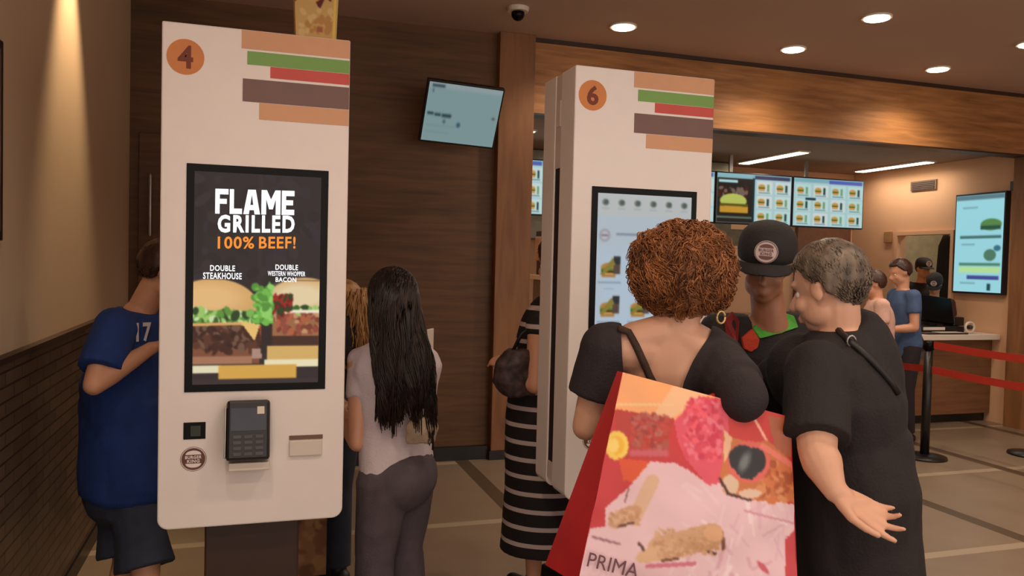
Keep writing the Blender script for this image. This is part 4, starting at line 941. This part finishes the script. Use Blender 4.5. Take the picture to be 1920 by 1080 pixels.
# phone glimpsed in her right hand
tag(MB().box((-.034, -.004, -.035), (.034, .004, .05), M=Matrix.Translation(A(806, 640, 3.19)) @ Matrix.Rotation(1.0, 4, 'Z')).build('phone', M_white, None, bevel=.003), 'pale phone held up by the long-haired girl', 'phone')
tag(MB().skin if False else (lambda bb: (bb.loft([(A(788, 830, 2.90), (.055, 0, 0), (0, .03, 0)), (A(792, 800, 2.90), (.06, 0, 0), (0, .035, 0)), (A(794, 780, 2.90), (.045, 0, 0), (0, .03, 0))], 16), bb.skin('waist_pouch', cloth('pouch_beige', (160, 140, 118), .4), None, .006, 3, (.004, 30)))[1])(MB()), 'crumpled beige pouch at the long-haired girl\'s hip', 'pouch')

# ---------------------------------------------------------------- blond person behind kiosk 4
pB = P(base=(.30, 3.66, 0), H=1.56, f=30, pel=V((.33, 3.70, .84)), che=V((.35, 3.69, 1.10)), nk=V((.355, 3.67, 1.29)), head=A(643, 575, 3.66), hrot=rot(60, 20),
       shL=V((.24, 3.55, 1.20)), shR=V((.42, 3.78, 1.20)), elL=V((.22, 3.50, .96)), wrL=V((.08, 3.50, 1.05)), elR=V((.38, 3.90, .98)), wrR=V((.22, 3.85, 1.05)))
r = empty('person', pB.base, 'blond person in dark clothes mostly hidden behind kiosk 4', 'person')
pB.body(r, SK_fair, .009, 3)
b = MB(); pB.top(b, .014, 1.7, -.14, .06); b.skin('jacket', C_black2, r, .009, 3, (.003, 9)); b = MB(); pB.trousers(b); b.skin('jeans', C_denim, r, .01, 3); pB.shoes(r)
b = MB(); R = random.Random(5); b.ell(pB.hd + V((0, 0, .02)), (.10, .10, .11)); 
for i in range(420):
    a = R.uniform(0, 2*PI); p0 = pB.hd + V((.095*math.cos(a), .095*math.sin(a), R.uniform(.0, .09))); pe = p0 + V((.035*math.cos(a), .03*math.sin(a), -R.uniform(.22, .36)))
    if -1.2 > a - 2*PI > -1.9: pass
    b.tube([p0.lerp(pe, t/6) + V((.012*math.sin(t+i), .01*math.cos(t*1.3+i), 0)) for t in range(7)], .005, .002, 4)
b.build('hair', H_blond, r, True)

# ---------------------------------------------------------------- boy in the blue shirt
pM = P(base=(-.40, 3.12, 0), H=1.62, f=-62, pel=A(238, 905, 3.06), che=A(232, 720, 3.07), nk=A(262, 575, 3.06), head=A(312, 510, 3.07), hrot=rot(-84, 26),
       shL=A(250, 608, 3.16), shR=A(216, 615, 2.90), elL=A(215, 735, 3.18), wrL=A(300, 660, 3.22), elR=A(176, 722, 2.76), wrR=A(284, 652, 2.93), fat=1.10)
r = empty('person', pM.base, 'boy in a royal blue shirt numbered 17 and denim shorts beside the wainscot', 'person')
pM.body(r, SK_warm, .008, 3, handR=(V((.9, .35, .25)), V((0, .3, 1)), 1, .4))
b = MB(); pM.top(b, .030, .74, -.05, .080, .95); b.loft([(pM.che - V((0,0,.05)), pM.r*.19, pM.fw*.15), (pM.pel, pM.r*.20, pM.fw*.165), (pM.pel - V((0,0,.03)), pM.r*.20, pM.fw*.165)], 28); sM = b.skin('tee_shirt', C_blue, r, .008, 4, (.005, 8))
b = MB(); pM.trousers(b, .014, .47, .022); b.skin('shorts', C_denim, r, .009, 3, (.004, 9)); pM.shoes(r, C_shoe)
cmx, nM = hit(sM, 261, 622, .016); nM = (V(nM).normalized() + (EYE - cmx).normalized()*1.3).normalized(); ux = V((0, 0, 1)).cross(nM).normalized()
text('shirt_number', '17', cmx, .058, .070, ux, nM.cross(ux), mat('number_white', (206, 200, 206), .6), r, .03)
head_hair_cap(pM, r, H_brown, .014, 900, .03, 'hair', -.05, .05, 8, .3)

# ---------------------------------------------------------------- woman in the striped dress behind kiosk 6
def stripe_mat():
    m = bpy.data.materials.new('striped_cloth'); m.use_nodes = True; n = m.node_tree.nodes; L = m.node_tree.links; b = n['Principled BSDF']; b.inputs['Roughness'].default_value = .8
    tc = n.new('ShaderNodeTexCoord'); sp = n.new('ShaderNodeSeparateXYZ'); L.new(tc.outputs['Object'], sp.inputs[0])
    a = n.new('ShaderNodeMath'); a.operation = 'DIVIDE'; a.inputs[1].default_value = .073; L.new(sp.outputs[2], a.inputs[0])
    f = n.new('ShaderNodeMath'); f.operation = 'FRACT'; L.new(a.outputs[0], f.inputs[0]); g = n.new('ShaderNodeMath'); g.operation = 'GREATER_THAN'; g.inputs[1].default_value = .74; L.new(f.outputs[0], g.inputs[0])
    mx = n.new('ShaderNodeMix'); mx.data_type = 'RGBA'; L.new(g.outputs[0], mx.inputs[0]); mx.inputs[6].default_value = lin((26, 18, 20)) + (1,); mx.inputs[7].default_value = lin((196, 176, 172)) + (1,)
    L.new(mx.outputs[2], b.inputs['Base Color']); return m
pS = P(base=(1.30, 3.36, 0), H=1.64, f=20, pel=V((1.28, 3.36, .92)), che=V((1.28, 3.36, 1.17)), nk=V((1.28, 3.35, 1.36)), head=V((1.29, 3.36, 1.50)), hrot=rot(20, 10),
       shL=A(1012, 612, 3.42), shR=V((1.42, 3.38, 1.30)), elL=A(1003, 722, 3.36), wrL=A(952, 690, 3.5), elR=V((1.47, 3.40, 1.04)), wrR=V((1.40, 3.56, 1.0)), fat=1.1)
r = empty('person', pS.base, 'woman in a black and white striped long dress behind kiosk 6', 'person')
pS.body(r, SK_warm, .009, 3)
b = MB(); pS.top(b, .018, .16, -.2, .066, .95)
b.loft([(pS.pel + V((-.0, 0, .05)), V((.19, 0, 0)), V((0, .15, 0))), (pS.pel + V((-.005, 0, -.10)), V((.205, 0, 0)), V((0, .17, 0))), (V((1.27, 3.34, .5)), V((.20, 0, 0)), V((0, .17, 0))), (V((1.27, 3.34, .22)), V((.215, 0, 0)), V((0, .18, 0)))], 32)
b.skin('dress', stripe_mat(), r, .009, 4, (.004, 7)); pS.shoes(r); head_hair_cap(pS, r, H_brown, .016, 500, .05, 'hair', -.10, .04, 9, .3)
# her patterned handbag
hb = empty('handbag', A(960, 740, 3.40), 'dark patterned handbag held by the woman in stripes', 'bag')
b = MB(); b.loft([(A(972, 742, 3.40), (.07, 0, 0), (0, .05, 0)), (A(966, 715, 3.40), (.10, 0, 0), (0, .07, 0)), (A(968, 680, 3.40), (.095, 0, 0), (0, .07, 0)), (A(975, 655, 3.40), (.06, 0, 0), (0, .05, 0))], 20)
m = mat('handbag_print', (60, 44, 44), .6, var=.9, scale=28); b.skin('pouch', m, hb, .007, 3, (.008, 16))
MB().tube([A(960, 662, 3.40), A(978, 625, 3.40), A(1000, 610, 3.40), A(996, 655, 3.40)], .008, n=6).build('handle', C_shoe, hb, True)

# ---------------------------------------------------------------- people at the counter
def far(px, top, foot, d, H, f, label, shirt, shirtname, legs, hairm, hasm=None, yaw=None, pitch=12, cap=False, skin_=SK_warm, armfw=.26, z0=None):
    base = A(px, foot, d); base.z = 0; hz = A(px, top, d).z; s_ = H/1.7; g = math.radians(f); rr = V((math.cos(g), math.sin(g), 0)); ff = V((-rr.y, rr.x, 0))
    B = V((base.x, base.y, 0)); z = lambda k: V((0, 0, k*s_)); 
    p = P(base=B, H=H, f=f, pel=B+z(.93), che=B+z(1.22)+ff*.02, nk=B+z(1.43)+ff*.04, head=V((B.x, B.y, hz-.12*s_))+ff*.07, hrot=rot(f if yaw is None else yaw, pitch),
          shL=B-rr*.17*s_+z(1.37)+ff*.03, shR=B+rr*.17*s_+z(1.37)+ff*.03, elL=B-rr*.21*s_+z(1.08)+ff*.03, wrL=B-rr*.12*s_+z(1.05)+ff*armfw, elR=B+rr*.21*s_+z(1.08)+ff*.03, wrR=B+rr*.12*s_+z(1.05)+ff*armfw)
    r = empty('person', B, label, 'person'); p.body(r, skin_, .012, 2)
    b = MB(); p.top(b, .018, .55, -.14, .066); b.skin(shirtname, shirt, r, .012, 3, (.004, 9)); b = MB(); p.trousers(b); b.skin('trousers', legs, r, .013, 2); p.shoes(r)
    head_hair_cap(p, r, hairm, .012, 300, .03, 'hair', -.05, .04, 2, .3)
    if cap: cap_hat(p, r, cloth('cap_black', (34, 31, 32)), True)
    return p
far(1690, 487, 818, 7.15, 1.60, 75, 'man in a steel blue polo shirt standing at the counter', C_polo, 'polo_shirt', C_black2, H_brown, pitch=20)
far(1716, 486, 738, 9.93, 1.64, 165, 'employee in a dark cap right behind the man in steel blue', C_black2, 'polo_shirt', C_black, H_dark, cap=True, pitch=8)
far(1744, 515, 760, 8.60, 1.46, 130, 'shorter employee in a cap beside the till', cloth('maroon_cloth', (74, 34, 30)), 'polo_shirt', C_black, H_dark, cap=True, pitch=30, armfw=.06)
far(1642, 508, 860, 6.55, 1.52, 60, 'customer in a pale pink blouse behind the grey-haired person', cloth('pale_pink_cloth', (214, 172, 156)), 'blouse', C_black2, H_brown)

# ================================================================== COUNTER THINGS
t = empty('cash_register', (6.55, 6.42, .895), 'black cash register with a slanted screen on the counter', 'cash register')
T0 = V((6.56, 6.45, .895))
MB().box((6.30, 6.30, .897), (6.86, 6.54, .96)).build('base', M_dark, t, bevel=.008)
MB().box((6.33, 6.292, .925), (6.60, 6.30, .955)).build('drawer_front', M_white, t)
Mt = Matrix.Translation((6.60, 6.42, 1.13)) @ Matrix.Rotation(math.radians(-18), 4, 'X') @ Matrix.Rotation(.12, 4, 'Y')
MB().box((-.20, -.02, -.14), (.20, .03, .13), M=Mt).build('monitor', M_black, t, bevel=.006)
MB().box((6.55, 6.44, .95), (6.65, 6.52, 1.06)).build('stand', M_dark, t)
MB().cap((6.28, 6.5, .97), (6.28, 6.5, 1.20), .035, .03).build('receipt_printer', M_dark, t, True)
MB().box((6.78, 6.36, .96), (6.92, 6.50, 1.05)).build('card_reader', M_dark, t, bevel=.01)
def roll(x, y, z, label):
    t = empty('tape_roll', (x, y, z), label, 'roll', 'pale rolls on the counter')
    pts = [V((x+.055*math.cos(a*PI/12), y, z+.062+.048*math.sin(a*PI/12))) for a in range(25)]
    MB().tube(pts, .013, n=8).build('ring', M_white, t, True)
    MB().cap((x, y-.012, z+.062), (x, y+.012, z+.062), .022, .022).build('core', M_brown, t, True)
roll(6.10, 6.24, .896, 'pale roll on the counter left of the cash register'); roll(6.86, 6.24, .896, 'pale roll on the counter right of the cash register')
t = empty('tray', (6.45, 6.21, .896), 'dark tray lying between the two pale rolls', 'tray'); MB().box((6.22, 6.14, .896), (6.74, 6.285, .910)).build('tray_body', M_brown, t, bevel=.004); MB().box((6.4, 6.15, .9105), (6.7, 6.26, .914)).build('paper_liner', M_white, t)
# kitchen equipment glimpsed beside the pillar
t = empty('coffee_machine', (2.44, 6.34, .895), 'tall pale coffee machine on the counter by the pillar', 'machine')
MB().box((2.28, 6.20, .897), (2.62, 6.50, 1.36)).build('housing', mat('machine_olive', (112, 100, 78), .5), t, bevel=.01)
MB().box((2.24, 6.18, 1.36), (2.60, 6.50, 1.40)).build('cup_shelf', M_white, t, bevel=.004)
MB().box((2.31, 6.24, 1.40), (2.62, 6.50, 1.52)).build('brew_unit', M_brown, t)
MB().box((2.29, 6.22, 1.52), (2.64, 6.50, 1.72)).build('tank', mat('machine_cream', (200, 168, 140), .4), t, bevel=.008)
MB().box((2.30, 6.22, 1.73), (2.66, 6.50, 1.77)).build('lid', M_brown, t)
MB().box((2.27, 6.16, .897), (2.50, 6.20, .93)).build('drip_tray', M_white, t)
t = empty('hood', (3.6, 8.0, 1.9), 'grey steel kitchen hood under the menu screens', 'hood')
MB().box((2.3, 7.6, 1.75), (5.3, 8.29, 1.92)).build('canopy', mat('hood_steel', (128, 120, 100), .4, .3), t); MB().box((2.4, 8.0, 1.92), (5.2, 8.29, 2.69)).build('duct', mat('hood_steel', (120, 112, 96)), t)
t = empty('kitchen_unit', (4, 8.0, 0), 'steel kitchen unit along the kitchen back wall', 'cabinet')
MB().box((2.2, 7.75, .05), (6.1, 8.29, .92)).build('carcass', mat('hood_steel', (120, 112, 96)), t); MB().box((2.18, 7.72, .92), (6.12, 8.29, .96)).build('worktop', M_metal, t)

# queue barrier
def post(x, y, label):
    t = empty('barrier_post', (x, y, 0), label, 'barrier post', 'black queue barrier posts')
    MB().loft([((x, y, 0.001), (.17, 0, 0), (0, .17, 0)), ((x, y, .018), (.165, 0, 0), (0, .165, 0)), ((x, y, .035), (.05, 0, 0), (0, .05, 0))], 32).build('base', M_dark, t, True)
    MB().cap((x, y, .03), (x, y, .90), .034, .034, False, False, 20).build('pole', M_dark, t, True)
    MB().cap((x, y, .88), (x, y, .95), .042, .042, False, False, 20).build('belt_head', M_black, t, True)
post(5.18, 5.09, 'black queue barrier post standing in front of the counter'); post(6.17, 4.97, 'queue barrier post whose base is cut by the right photo edge')
C_belt = cloth('belt_red', (176, 44, 24), .05)
def belt(a, b_, label, hw=.026):
    sag = .02
    a, b_ = V(a), V(b_); N = 12; bb = MB(); vs = []
    n = (b_-a).cross(V((0, 0, 1))).normalized()*.0012
    for i in range(N+1):
        p = a.lerp(b_, i/N) - V((0, 0, sag*math.sin(PI*i/N)))
        vs += [p+V((0,0,hw))+n, p-V((0,0,hw))+n, p-V((0,0,hw))-n, p+V((0,0,hw))-n]
    fs = []
    for i in range(N):
        for j in range(4): k = (j+1) % 4; fs.append((4*i+j, 4*i+k, 4*i+4+k, 4*i+4+j))
    bb.add(vs, fs); tag(bb.build('barrier_belt', C_belt, None), label, 'barrier belt', 'red queue barrier belts')
belt((5.18, 5.04, .92), (5.25, 3.645, .92), 'upper red belt running right from the barrier post', .028)
belt((5.18, 5.05, .72), (5.25, 3.64, .72), 'lower red belt running right from the barrier post', .028)
belt((5.18, 5.13, .72), (5.22, 6.21, .72), 'red belt running left from the barrier post to the man in steel blue', .028)
post(5.25, 3.60, 'queue barrier post outside the view, holding the near ends of both belts')

# kraft bag standing under kiosk 4, held low by the people behind
t = empty('paper_bag', A(558, 1180, 3.25), 'brown kraft carrier bag seen below kiosk 4', 'bag')
cB = A(560, 1045, 3.25); x0, x1 = cB.x-.11, cB.x+.11; y0 = cB.y
cv = Cv(0, 0, 60, 90, 50, 76, (150, 104, 62)); cv.mottle(0, 0, 60, 90, [(164, 120, 72), (128, 84, 50), (150, 98, 66), (112, 72, 44)], 70, 6, 3); cv.rect(3, 0, 8, 12, (80, 36, 26))
MB().prism([(x0, y0+.002, .20), (x1, y0+.002, .20), (x1, y0+.002, .56), (x0, y0+.002, .56)], (0, .12, 0)).build('body', mat('kraft_brown', (140, 98, 58), .8), t)
cv.grid('front_print', plane_fn((x0, y0, .56), (x1-x0, 0, 0), (0, 0, -.36)), vmat('matte_print', rough=.7), t)
MB().tube([V((x0+.05, y0+.05, .555)), V((x0+.06, y0+.05, .64)), V((x1-.06, y0+.05, .64)), V((x1-.05, y0+.05, .555))], .005, n=6).build('handle', M_brown, t, True)
